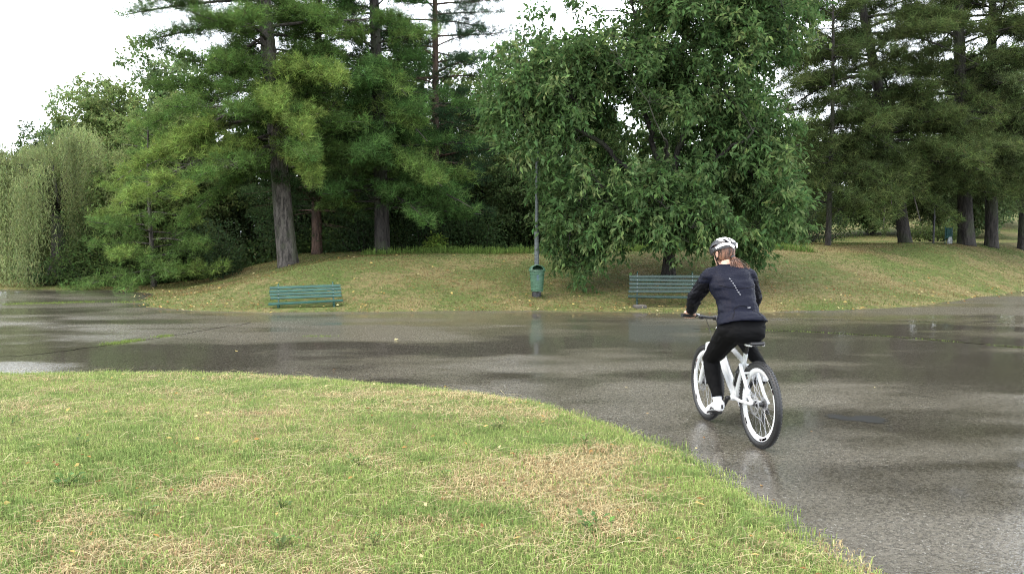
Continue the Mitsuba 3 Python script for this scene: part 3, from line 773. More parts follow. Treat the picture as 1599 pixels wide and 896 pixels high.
x, y = scatter(170000, -8.5, 2.0, 3.4, 10.4, near_keep)
dd = dryness(x, y) + 0.16 * rng.normal(size=len(x))
dry = dd > 0.25
gcol = np.where(rng.uniform(size=(len(x), 1)) < 0.35, np.array([[0.34, 0.365, 0.145]]), np.array([[0.215, 0.295, 0.085]])) * np.clip(1 + 0.25 * rng.normal(size=(len(x), 1)), 0.4, 1.8)
scol = np.where(rng.uniform(size=(len(x), 1)) < 0.3, np.array([[0.32, 0.22, 0.12]]), np.array([[0.47, 0.39, 0.22]])) * np.clip(1 + 0.25 * rng.normal(size=(len(x), 1)), 0.4, 1.6)
col = np.where(dry[:, None], scol, gcol)
tuftn = meshkit.fbm(np.stack([x, y, 0 * x], -1) * 3.4, 3, 29)
gcol = np.where(((tuftn > 0.60) & (rng.uniform(size=len(x)) < 0.8))[:, None], np.array([[0.18, 0.25, 0.08]]) * np.clip(1 + 0.2 * rng.normal(size=(len(x), 1)), 0.5, 1.6), gcol)
col = np.where(dry[:, None], scol, gcol)
hh = np.where(dry, rng.uniform(0.02, 0.05, len(x)), rng.uniform(0.022, 0.058, len(x))) * (1 + 0.45 * sm((tuftn - 0.56) * 7)) * (1 + 0.35 * (meshkit.fbm(np.stack([x, y, 0 * x], -1) * 2.3, 2, 9) - 0.5))
mb = MB()
ww, bb, nr = rng.uniform(0.003, 0.006, len(x)), np.where(dry, 1.1, 0.55), y < 6.3
mb.add(*blade_mesh(x[nr], y[nr], hh[nr], ww[nr], col[nr], rng, bend=bb[nr]))
mb.add(*blade_mesh(x[~nr], y[~nr], hh[~nr], ww[~nr] * 1.25, col[~nr], rng, bend=bb[~nr], two=False))
scene['grass'] = mikit.ply(mb.mesh(), 'grass_mat', False, color=mb.col())
tag('grass', 'short mown grass of the lawn in the foreground, green with straw-coloured patches', 'grass', kind='stuff')

# hay: dry clippings lying on the lawn
n = 3000
x, y = scatter(n, -8, 2, 3.4, 10.2, lambda x, y: near_keep(x, y) & (signed(NEAR, x, y) > 0.12) & (dryness(x, y) + 0.22 * rng.normal(size=len(x)) > 0.08))
z = ground_z(x, y) + rng.uniform(0.015, 0.05, n)
a, L, w = rng.normal(0.35, 0.9, n), rng.uniform(0.05, 0.22, n), rng.uniform(0.0015, 0.003, n)
d_ = np.stack([np.cos(a), np.sin(a), rng.normal(size=n) * 0.10], -1) * (L / 2)[:, None]
s_ = np.stack([-np.sin(a), np.cos(a), 0 * a + 0.3], -1) * (w / 2)[:, None]
o = np.stack([x, y, z], -1)
bow = np.array([0, 0, 1.0]) * rng.uniform(0, 0.02, n)[:, None]
v = np.stack([o - d_ - s_, o - d_ + s_, o + bow + s_, o + bow - s_, o + d_], 1)
f = (np.array([[0, 1, 2], [0, 2, 3], [3, 2, 4]])[None] + (np.arange(n) * 5)[:, None, None]).reshape(-1, 3)
hc = np.array([[0.42, 0.37, 0.22]]) * np.clip(1 + 0.22 * rng.normal(size=(n, 1)), 0.4, 1.5)
scene['hay'] = mikit.ply((v.reshape(-1, 3), f), 'grass_mat', False, color=np.repeat(hc, 5, 0))
tag('hay', 'dry straw clippings lying on the foreground lawn', 'hay', kind='stuff')


# the far bank: short worn grass with many dry blades
def bank_keep(x, y):
    bare = np.zeros(len(x), bool)       # trodden earth under the benches
    for bx, by in ((3.42, 18.8), (-4.62, 18.85)):
        bare |= (np.hypot((x - bx) / 0.95, (y - by) / 0.42) < 0.75 + 0.5 * rng.uniform(size=len(x))) & (rng.uniform(size=len(x)) < 0.85)
    return ~bare & (np.abs(x) < 0.64 * y + 1) & (signed(FAR, x, y) + 0.25 * (rng.uniform(size=len(x)) - 0.5) > 0.0) & (rng.uniform(size=len(x)) < np.clip((20.0 / y) ** 2, 0, 1))


x, y = scatter(150000, -20, 22, 17.8, 33, bank_keep)
q = np.stack([x, y, 0 * x], -1)
sf = signed(FAR, x, y)
tree_sh = np.exp(-((x - 5.5) / 5.5) ** 2 - ((y - 21.5) / 2.5) ** 2)
d2 = 1.35 * (meshkit.fbm(q * [0.55, 0.8, 1], 4, 31) - 0.50) + 0.14 * rng.normal(size=len(x)) + 0.26 * tree_sh - 0.22 * sm((sf - 5.5) / 2.0) - 0.10 * sm((x - 12) / 4) - 0.10 * np.exp(-sf / 0.4)
dry = d2 > -0.01
gcol = np.array([[0.095, 0.138, 0.038]]) * np.clip(1 + 0.25 * rng.normal(size=(len(x), 1)), 0.4, 1.8)
scol = np.array([[0.175, 0.128, 0.058]]) * np.clip(1 + 0.25 * rng.normal(size=(len(x), 1)), 0.4, 1.7)
hh = rng.uniform(0.03, 0.075, len(x)) * (1 + 0.9 * sm((sf - 6.0) / 1.5) * (x < 3))
mb = MB()
mb.add(*blade_mesh(x, y, hh, rng.uniform(0.007, 0.014, len(x)), np.where(dry[:, None], scol, gcol), rng, bend=0.6, two=False))
scene['bank_grass'] = mikit.ply(mb.mesh(), 'grass_mat', False, color=mb.col())
tag('bank_grass', 'worn yellow-brown and green grass on the bank across the path', 'grass', kind='stuff')

# taller unmown grass along the crest
n = 5200
x = rng.uniform(-4.5, 9.5, n)
y = 25.6 + 0.9 * rng.uniform(size=n) ** 1.3 + 0.25 * np.sin(x * 1.7) + np.where(x > 4, 1.0, 0)
mb = MB()
gcol = np.array([[0.13, 0.20, 0.05]]) * np.clip(1 + 0.25 * rng.normal(size=(n, 1)), 0.4, 1.8)
mb.add(*blade_mesh(x, y, rng.uniform(0.12, 0.32, n), rng.uniform(0.010, 0.018, n), gcol, rng, bend=0.4))
scene['tall_grass'] = mikit.ply(mb.mesh(), 'grass_mat', False, color=mb.col())
tag('tall_grass', 'taller bright green grass left unmown along the crest of the bank', 'grass', kind='stuff')

# grass growing in the cracks of the asphalt
def crack_grass(name, pts, wd, dens, label, hmax=0.05):
    p = bez(pts, 10)
    L = np.linalg.norm(np.diff(p, axis=0), axis=1)
    n = int(L.sum() * dens)
    k = rng.choice(len(L), n, p=L / L.sum())
    t = rng.uniform(size=n)[:, None]
    q = p[k] * (1 - t) + p[k + 1] * t
    gate = meshkit.noise(np.stack([q[:, 0] * 1.7, q[:, 1] * 1.7, 0 * q[:, 0]], -1), 3) > 0.35
    q = q[gate] + rng.normal(size=(gate.sum(), 2)) * wd
    n = len(q)
    z = road_z(q[:, 0], q[:, 1])
    a = rng.uniform(0, 6.28, n)
    h = rng.uniform(0.012, hmax, n)
    o = np.stack([q[:, 0], q[:, 1], z - 0.003], -1)
    s = np.stack([-np.sin(a), np.cos(a), 0 * a], -1) * 0.005
    tip = o + np.stack([np.cos(a) * h * 0.7, np.sin(a) * h * 0.7, h], -1)
    v = np.stack([o - s, o + s, tip], 1)
    c = np.array([[0.14, 0.19, 0.05]]) * np.clip(1 + 0.25 * rng.normal(size=(n, 1)), 0.4, 1.8)
    scene[name] = mikit.ply((v.reshape(-1, 3), np.arange(3 * n).reshape(-1, 3)), 'grass_mat', False, color=np.repeat(c, 3, 0))
    tag(name, label, 'grass', kind='stuff')


crack_grass('crack_grass', [(-6.1, 12.8), (-5.9, 13.25), (-5.65, 13.9)], 0.07, 900, 'strip of grass growing in a crack of the wet path at the left')
crack_grass('crack_grass_001', [(-14, 19.5), (-11.5, 20.6), (-10.2, 21.0), (-9.2, 20.8)], 0.10, 500, 'grass in a crack where the path bends round the left end of the mound')
crack_grass('crack_grass_002', [(3.4, 14.9), (5.0, 14.5), (6.4, 13.6), (7.6, 12.3)], 0.02, 80, 'thin mossy line of grass in the seam of the path right of the rider', 0.03)
crack_grass('crack_grass_003', [(-3.6, 13.9), (-2.9, 13.8)], 0.05, 260, 'small tuft of moss in the middle of the path', 0.03)

# seams of the asphalt, a little lower than the surface beside them
solid('tar_mat', (0.018, 0.017, 0.016), 0.35)
def seam(name, pts, wd, label):
    p = bez(pts, 10)
    rr = np.random.default_rng(len(name) + int(abs(p[0, 0]) * 10))
    p = p + rr.normal(size=p.shape) * 0.02
    t = norm(np.gradient(p, axis=0))
    s = np.stack([-t[:, 1], t[:, 0]], -1) * wd * rr.uniform(0.4, 1.2, len(p))[:, None]
    v = np.concatenate([np.stack([p[:, 0] + e * s[:, 0], p[:, 1] + e * s[:, 1], road_z(p[:, 0] + e * s[:, 0], p[:, 1] + e * s[:, 1]) + 0.004], -1) for e in (-1, 1)])
    m, i = len(p), np.arange(len(p) - 1)
    f = np.stack([i, i + 1, i + 1 + m, i + m], -1)[:, ::-1]
    scene[name] = mikit.ply((v, f), 'tar_mat', False)
    tag(name, label, 'seam', kind='structure')


seam('road_seam', [(3.2, 14.95), (5.0, 14.5), (6.4, 13.6), (7.6, 12.3), (9, 10.6)], 0.014, 'dark seam in the asphalt curving away right of the rider')
seam('road_seam_001', [(1.5, 16.9), (4.5, 16.6), (7.0, 16.4), (10, 15.4)], 0.012, 'second dark seam nearer the far bank')
seam('road_seam_002', [(-9.5, 10.6), (-7.0, 11.4), (-6.2, 12.4), (-5.6, 14), (-4.9, 16)], 0.012, 'dark crack in the path at the left')
# worn, sunken patch where the asphalt was mended
an = np.linspace(0, 2 * np.pi, 40, endpoint=False)
rr = np.random.default_rng(9).uniform(0.8, 1.1, 40)
rr = rr * (1 + 0.30 * np.cos(2 * an + 0.6) + 0.22 * np.sin(3 * an))
px, py = 3.13 + 0.19 * rr * np.cos(an) - 0.06 * np.sin(an), 7.57 + 0.19 * rr * np.sin(an)
pv = np.vstack([np.stack([px, py, road_z(px, py) + 0.004], -1), [3.13, 7.57, rz(3.13, 7.57) + 0.004]])
pf = np.stack([np.arange(40), (np.arange(40) + 1) % 40, np.full(40, 40)], -1)
solid('patch_mat', (0.03, 0.03, 0.031), 0.12)
scene['asphalt_patch'] = mikit.ply((pv, pf), 'patch_mat', False)
tag('asphalt_patch', 'small dark wet patch in the path right of the bicycle', 'patch', kind='structure')

WEEDL = ['dark leafy weed in the middle of the foreground lawn', 'leafy weed just left of the middle, close to the bottom edge', 'leafy weed low on the left, near the bottom edge',
         'leafy weed between the middle of the lawn and the dry patch on the right', 'leafy weed at the very bottom, left of the middle', 'leafy weed in the left half of the lawn, well in front of the path',
         'leafy weed far left in the lawn, half way to the path', 'leafy weed high in the lawn, below the litter bin', 'leafy weed near the path edge, below the front wheel', 'leafy weed at the very bottom, in the middle',
         'leafy weed at the bottom right, beside the dry patch', 'leafy weed in the left third of the lawn, behind the others']
# weeds in the lawn
for i, (x, y) in enumerate([(-1.04, 5.72), (-1.32, 4.78), (-2.05, 4.62), (-0.43, 5.37), (-1.15, 4.15), (-2.75, 5.2), (-4.1, 6.9), (-0.1, 6.9), (0.55, 6.35), (-0.7, 4.2), (0.45, 4.45), (-3.2, 6.2)]):
    r_ = np.random.default_rng(300 + i)
    key = num('weed')
    n, big = int(r_.uniform(9, 26)), r_.uniform(0.45, 0.95)
    a, rad = r_.uniform(0, 6.28, n), 0.09 * big * np.sqrt(r_.uniform(0, 1, n))
    pos = np.stack([x + np.cos(a) * rad, y + np.sin(a) * rad, gz(x, y) + r_.uniform(0.02, 0.075, n)], -1)
    d = norm(np.stack([np.cos(a), np.sin(a), r_.uniform(0.0, 0.8, n)], -1) + r_.normal(size=(n, 3)) * 0.3)
    mb, st = MB(), MB()
    put(mb, OVAL, pos, frames(d, norm(np.array([0, 0, 1.0]) + r_.normal(size=(n, 3)) * 0.3), r_), big * r_.uniform(0.03, 0.062, n), vary((0.10 + 0.05 * r_.uniform(), 0.19, 0.07), n, r_))
    for p in pos[::2]:
        st.tube(np.array([[x, y, gz(x, y)], (np.array([x, y, gz(x, y)]) + p) / 2 + [0, 0, 0.01], p]), 0.0016, 4, cap=False)
    part(key, 'leaves', mb.mesh(), 'leaf_mat', color=mb.col())
    st.c = [np.tile([0.08, 0.11, 0.04], (len(v), 1)) for v in st.v]
    part(key, 'stems', st.mesh(), 'leaf_mat', color=st.col())
    tag(key, WEEDL[i], 'weed', 'weeds in the lawn')

# fallen leaves: yellow and brown, on the lawn, the path edge and the bank
n = 900
x1, y1 = scatter(210, -6, 2.2, 3.5, 9.6, lambda x, y: near_keep(x, y))
x2, y2 = scatter(480, -12, 16, 17.5, 25, lambda x, y: (signed(FAR, x, y) > -0.4) & (rng.uniform(size=len(x)) < np.exp(-np.maximum(signed(FAR, x, y), 0) / 2.2)))
x3, y3 = scatter(12, -4, 6, 4.2, 17.5, lambda x, y: (signed(NEAR, x, y) < -0.1) & (rng.uniform(size=len(x)) < np.exp(signed(NEAR, x, y) / 1.0)))
x, y = np.concatenate([x1, x2, x3]), np.concatenate([y1, y2, y3])
n = len(x)
z = np.maximum(ground_z(x, y), road_z(x, y)) + np.where((y < 18) & (signed(NEAR, x, y) < 0), 0.010, np.where(y < 12, rng.uniform(0.02, 0.05, n), 0.045))
d = np.stack([rng.normal(size=n), rng.normal(size=n), 0.3 * rng.normal(size=n)], -1)
mb = MB()
lc = np.array([[0.55, 0.42, 0.16], [0.40, 0.24, 0.09], [0.60, 0.52, 0.28], [0.25, 0.13, 0.06]])[rng.integers(0, 4, n)]
put(mb, OVAL, np.stack([x, y, z], -1), frames(d, norm(np.array([0, 0, 1.0]) + rng.normal(size=(n, 3)) * 0.35), rng), np.where(y < 12, rng.uniform(0.025, 0.05, n), rng.uniform(0.05, 0.10, n)), lc)
scene['leaf_litter'] = mikit.ply(mb.mesh(), 'leaf_mat', False, color=mb.col())
tag('leaf_litter', 'scattered fallen yellow and brown leaves on the lawn and the bank', 'fallen leaves', kind='stuff')

# ------------------------------------------------------------------ street furniture
def paint_fn(c, worn, wet_=0.0):
    def fn(p, n, uv):
        a = fbm(p.x * 9, p.y * 9, p.z * 30, 3)
        b = noise(p.x * 40, p.y * 40, p.z * 60)
        k = mix(c, [x * 1.5 for x in c], smoothstep(0.35, 0.7, a))
        return mix(k, worn, 0.75 * smoothstep(0.66, 0.78, 0.6 * a + 0.4 * b))
    return mikit.proc(fn)


scene['bench_paint'] = {'type': 'principled', 'base_color': paint_fn((0.004, 0.019, 0.013), (0.022, 0.042, 0.032)), 'roughness': 0.38, 'specular': 0.45}
scene['bench_paint_blue'] = {'type': 'principled', 'base_color': paint_fn((0.007, 0.044, 0.031), (0.035, 0.062, 0.050)), 'roughness': 0.38, 'specular': 0.45}
scene['post_paint'] = {'type': 'principled', 'base_color': paint_fn((0.05, 0.06, 0.058), (0.13, 0.13, 0.12)), 'roughness': 0.5}
scene['bin_paint'] = {'type': 'principled', 'base_color': paint_fn((0.032, 0.075, 0.044), (0.07, 0.11, 0.075)), 'roughness': 0.42}
scene['concrete'] = {'type': 'principled', 'base_color': paint_fn((0.05, 0.046, 0.04), (0.11, 0.10, 0.09)), 'roughness': 0.9}
solid('black_rubber', (0.012, 0.012, 0.012), 0.7)
solid('dark_metal', (0.02, 0.02, 0.022), 0.4)
solid('bolt_metal', (0.25, 0.25, 0.25), 0.35, metallic=0.9)


def bench(pos, rot, roll, paint, seat_z, nb, ns, width, label, recline=0.24, slat=0.075, gap=0.022):
    key = num('park_bench')
    tag(key, label, 'bench')
    tw = T().translate(list(pos)).rotate([0, 0, 1], rot).rotate([0, 1, 0], roll)

    def add(nm, m, mat, sub=None):
        k = part(sub or key, nm, m, mat, 40)
        scene[k]['to_world'] = tw
        return k
    rg = np.random.default_rng(int(abs(pos[0]) * 100))
    w = width / 2
    # local frame: x along the bench, -y to the front, z up
    for i in range(ns):
        y0 = -0.40 + i * (slat + gap)
        dz = rg.normal() * 0.004
        add('seat_slat', man(rbox((-w + rg.normal() * 0.01, y0, seat_z - 0.035 + dz), (w + rg.normal() * 0.01, y0 + slat, seat_z + dz), 0.006).rotate([0, rg.normal() * 0.25, 0])), paint)
    for i in range(nb):
        q = rbox((-w + 0.02 + rg.normal() * 0.012, -0.015, 0), (w - 0.02 + rg.normal() * 0.012, 0.015, slat), 0.006).rotate([0, rg.normal() * 0.4, 0]).translate([0, 0, 0.06 + i * (slat + gap)])
        add('back_slat', man(q.rotate([-math.degrees(recline), 0, 0]).translate([0, -0.02, seat_z])), paint)
    H = 0.06 + nb * (slat + gap) + 0.03
    for sx in (-w + 0.20, w - 0.20):
        fr = []
        bk = np.array([[0, 0.022, -0.02], [0, 0.022, H * 0.6], [0, 0.035, H], [0, 0.075, H + 0.035]])
        c, s = math.cos(recline), math.sin(recline)
        bk = np.stack([bk[:, 0] + sx, bk[:, 1] * c + bk[:, 2] * s - 0.02, -bk[:, 1] * s + bk[:, 2] * c + seat_z], -1)
        fr += [hull([(bk[i], 0.018), (bk[i + 1], 0.018)], 12) for i in range(3)]
        fr.append(rbox((sx - 0.022, -0.39, seat_z - 0.075), (sx + 0.022, 0.02, seat_z - 0.036), 0.006))
        for a, b in (((sx, -0.30, seat_z - 0.06), (sx, -0.37, -0.25)), ((sx, -0.03, seat_z - 0.05), (sx, 0.08, -0.25))):
            fr.append(hull([(a, 0.026), (b, 0.03)], 12))
        k = add('iron_frame', man(union(fr)), paint)
        bolts = MB()
        for i in range(nb):
            zb = 0.06 + i * (slat + gap) + slat / 2
            m = trimesh.creation.cylinder(0.007, 0.008, sections=10)
            m.apply_transform(trimesh.transformations.rotation_matrix(np.pi / 2, [1, 0, 0]))
            v = m.vertices + [sx, -0.017, zb]
            v = np.stack([v[:, 0], v[:, 1] * c + v[:, 2] * s - 0.02, -v[:, 1] * s + v[:, 2] * c + seat_z], -1)
            bolts.add(v, m.faces)
        add('bolts', bolts.mesh(), 'bolt_metal', k)
    return key


bench((3.42, 19.05, 0.05), -9, 0.0, 'bench_paint', 0.25, 5, 4, 1.62, 'dark green slatted park bench under the broadleaf tree, behind the rider', slat=0.064, gap=0.020)
bench((-4.62, 19.1, 0.03), 13, -1.6, 'bench_paint_blue', 0.15, 4, 4, 1.60, 'blue-green slatted park bench sunk low into the bank on the left', recline=0.42, slat=0.064, gap=0.016)
# a low concrete foot beside the right bench
m = man(rbox((-0.13, -0.12, -0.1), (0.13, 0.12, 0.07), 0.03))
scene['concrete_footing'] = mikit.ply(m, 'concrete', 40, to_world=T().translate([2.80, 18.62, gz(2.80, 18.62)]).rotate([0, 0, 1], 15))
tag('concrete_footing', 'low concrete footing by the left leg of the right bench', 'footing')


def litter_bin(pos, rot, label, group=None):
    key = num('litter_bin')
    tag(key, label, 'bin', group)
    tw = T().translate(list(pos)).rotate([0, 0, 1], rot)

    def add(nm, m, mat, smooth=35):
        k = part(key, nm, m, mat, smooth)
        scene[k]['to_world'] = tw
        return k
    CS = m3.CrossSection
    prof = CS([[(0, 0), (0.125, 0), (0.14, 0.012), (0.178, 0.50), (0.17, 0.50), (0.132, 0.022), (0, 0.022)]])
    body = m3.Manifold.revolve(prof, 40)
    # stiffening ribs low on the body
    rib = union([m3.Manifold.revolve(CS([[(0.135 + 0.076 * z, z), (0.150 + 0.076 * z, z + 0.006), (0.135 + 0.076 * z, z + 0.016)]]), 40) for z in (0.05, 0.40)])
    add('body', man(body + rib), 'bin_paint')
    add('rim', man(m3.Manifold.revolve(CS([[(0.165, 0.478), (0.196, 0.478), (0.202, 0.490), (0.196, 0.506), (0.165, 0.506)]]), 40)), 'bin_paint')
    dome = m3.Manifold.sphere(0.19, 40).scale([1, 1, 0.62]) - m3.Manifold.sphere(0.178, 40).scale([1, 1, 0.60])
    dome = dome.trim_by_plane([0, 0, 1], 0.0)
    mouth = m3.Manifold.sphere(1.0, 32).scale([0.125, 0.16, 0.082]).translate([0, -0.15, 0.03])
    add('hood', man((dome - mouth).translate([0, 0, 0.508])), 'bin_paint')
    for z in (0.12, 0.40):
        add('bracket', man(rbox((-0.03, 0.15, z), (0.03, 0.30, z + 0.04), 0.006)), 'dark_metal')
    # a faded bluish emblem on the front
    mb = MB()
    for pts in ([(-0.03, 0.36), (0.0, 0.39), (0.03, 0.37)], [(0.0, 0.385), (0.0, 0.31), (-0.028, 0.27)], [(0.0, 0.31), (0.03, 0.275)], [(-0.03, 0.33), (0.035, 0.335)]):
        p = bez(pts, 6)
        for a_, b_ in zip(p[:-1], p[1:]):
            t = norm(b_ - a_)
            s = np.array([-t[1], t[0]]) * 0.008
            q = []
            for xz in (a_ - s, b_ - s, b_ + s, a_ + s):
                r = 0.1395 + 0.0775 * xz[1] + 0.0022
                an_ = xz[0] / r
                q.append((r * math.sin(an_), -r * math.cos(an_), xz[1]))
            mb.add(q, [[0, 1, 2], [0, 2, 3]])
    solid('faded_blue', (0.05, 0.085, 0.12), 0.6)
    add('emblem', mb.mesh(), 'faded_blue', False)
    return key


def lamp_post(pos, H, r, label, arm=True):
    key = num('lamp_post')
    tag(key, label, 'lamp post')
    tw = T().translate(list(pos))
    z = [-0.3, 0.03, 0.05, 1.42, 1.45, 1.50, 1.53, H * 0.98, H]
    rr = [r * 1.1, r * 1.1, r, r * 0.92, r * 1.12, r * 1.12, r * 0.72, r * 0.55, r * 0.2]
    mb = MB()
    mb.tube([[0, 0, q] for q in np.repeat(z, 1)], rr, 24)
    k = part(key, 'pole', mb.mesh(), 'post_paint', 50)
    scene[k]['to_world'] = tw
    m = MB()
    m.tube([[0, 0, -0.2], [0, 0, 0.085], [0, 0, 0.10], [0, 0, 0.12]], [r * 2.1, r * 1.9, r * 1.6, r * 1.05], 16)
    k = part(key, 'base', m.mesh(), 'dark_metal', 40)
    scene[k]['to_world'] = tw
    d = MB()
    d.box((-0.035, -r - 0.004, 0.75), (0.035, -r + 0.012, 0.98))
    k = part(key, 'access_door', d.mesh(), 'post_paint', False)
    scene[k]['to_world'] = tw
    return key


bx_, by_ = 0.585, 19.85
lamp_post((bx_, by_ + 0.3, gz(bx_, by_ + 0.3)), 3.5, 0.060, 'grey lamp post rising into the leaves behind the green litter bin')
litter_bin((bx_, by_, gz(bx_, by_ + 0.3) + 0.13), 4, 'green litter bin with a dark mouth fixed to the lamp post')
# things on the crest at the right, between the trunks
bx2, by2 = 16.6, 32.4
key = tag('metal_post', 'thin dark post on the crest left of the thickest pine trunk', 'post')
mb = MB(); mb.tube([[0, 0, -0.3], [0, 0, 0.04], [0, 0, 0.05], [0, 0, 1.45], [0, 0, 1.5]], [0.06, 0.06, 0.042, 0.04, 0.02], 14)
part('metal_post', 'shaft', mb.mesh(), 'dark_metal', 40, to_world=T().translate([16.05, 32.5, gz(16.05, 32.5)]))
mb = MB(); mb.tube([[0, 0, 1.5], [0, 0, 1.52], [0, 0, 1.56]], [0.045, 0.05, 0.015], 14)
part('metal_post', 'cap', mb.mesh(), 'dark_metal', 40, to_world=T().translate([16.05, 32.5, gz(16.05, 32.5)]))
solid('teal_paint', (0.02, 0.085, 0.075), 0.45)
solid('white_plastic', (0.55, 0.58, 0.57), 0.5)
tag('rubbish_holder', 'small teal rubbish holder with a white bag, on the crest by the thickest pine', 'bin')
tw = T().translate([bx2, by2, gz(bx2, by2)]).rotate([0, 0, 1], 10)
part('rubbish_holder', 'panel', man(rbox((-0.12, -0.02, 0.22), (0.12, 0.10, 0.62), 0.012)), 'teal_paint', 40, to_world=tw)
mb = MB(); mb.tube([[-0.15, 0.04, -0.2], [-0.15, 0.04, 0.66]], 0.018, 10)
part('rubbish_holder', 'post', mb.mesh(), 'teal_paint', 40, to_world=tw)
mb = MB(); mb.tube([[0.15, 0.04, -0.2], [0.15, 0.04, 0.66]], 0.018, 10)
part('rubbish_holder', 'post', mb.mesh(), 'teal_paint', 40, to_world=tw)
part('rubbish_holder', 'bag', man(hull([((-0.06, -0.03, 0.02), 0.03), ((0.07, -0.03, 0.03), 0.03), ((0.04, -0.02, 0.24), 0.05), ((-0.01, -0.02, 0.22), 0.05), ((0.0, 0.05, 0.1), 0.05)], 14)), 'white_plastic', 50, to_world=tw)

# ------------------------------------------------------------------ bicycle: u forward, v to the left, z up
FW = norm(np.array([-0.168, 0.986, 0.0]))
LF = np.array([-FW[1], FW[0], 0.0])
RB = np.array([1.922, 6.54, 0.0])
RB[2] = rz(1.9, 6.6)
WB = np.eye(4)
WB[:3, 0], WB[:3, 1], WB[:3, 3] = FW, LF, RB
TB = T(WB)

solid('white_frame', (0.55, 0.56, 0.56), 0.25, clearcoat=0.6)
solid('white_rim', (0.52, 0.53, 0.53), 0.35)
solid('black_part', (0.014, 0.014, 0.015), 0.35)
solid('steel', (0.45, 0.45, 0.46), 0.3, metallic=0.95)
solid('red_print', (0.45, 0.03, 0.03), 0.4)
scene['tyre_mat'] = {'type': 'principled', 'base_color': {'type': 'rgb', 'value': [0.012, 0.012, 0.0125]}, 'roughness': 0.45, 'specular': 0.5}

BK = 'mountain_bike'
tag(BK, 'white mountain bike with black tyres ridden along the wet path', 'bicycle')


def bp(parent, nm, m, mat, smooth=40):
    k = part(parent, nm, m, mat, smooth)
    scene[k]['to_world'] = TB
    return k


def ring(profile, n=72):
    """Revolves a closed profile of (radius, v) about the v axis."""
    p = np.asarray(profile, float)
    a = np.arange(n) * 2 * np.pi / n
    v = np.stack([p[None, :, 0] * np.cos(a)[:, None], np.broadcast_to(p[None, :, 1], (n, len(p))), p[None, :, 0] * np.sin(a)[:, None]], -1).reshape(-1, 3)
    k = len(p)
    i, j = np.meshgrid(np.arange(n), np.arange(k), indexing='ij')
    f = np.stack([i * k + j, i * k + (j + 1) % k, ((i + 1) % n) * k + (j + 1) % k, ((i + 1) % n) * k + j], -1).reshape(-1, 4)
    return v, f


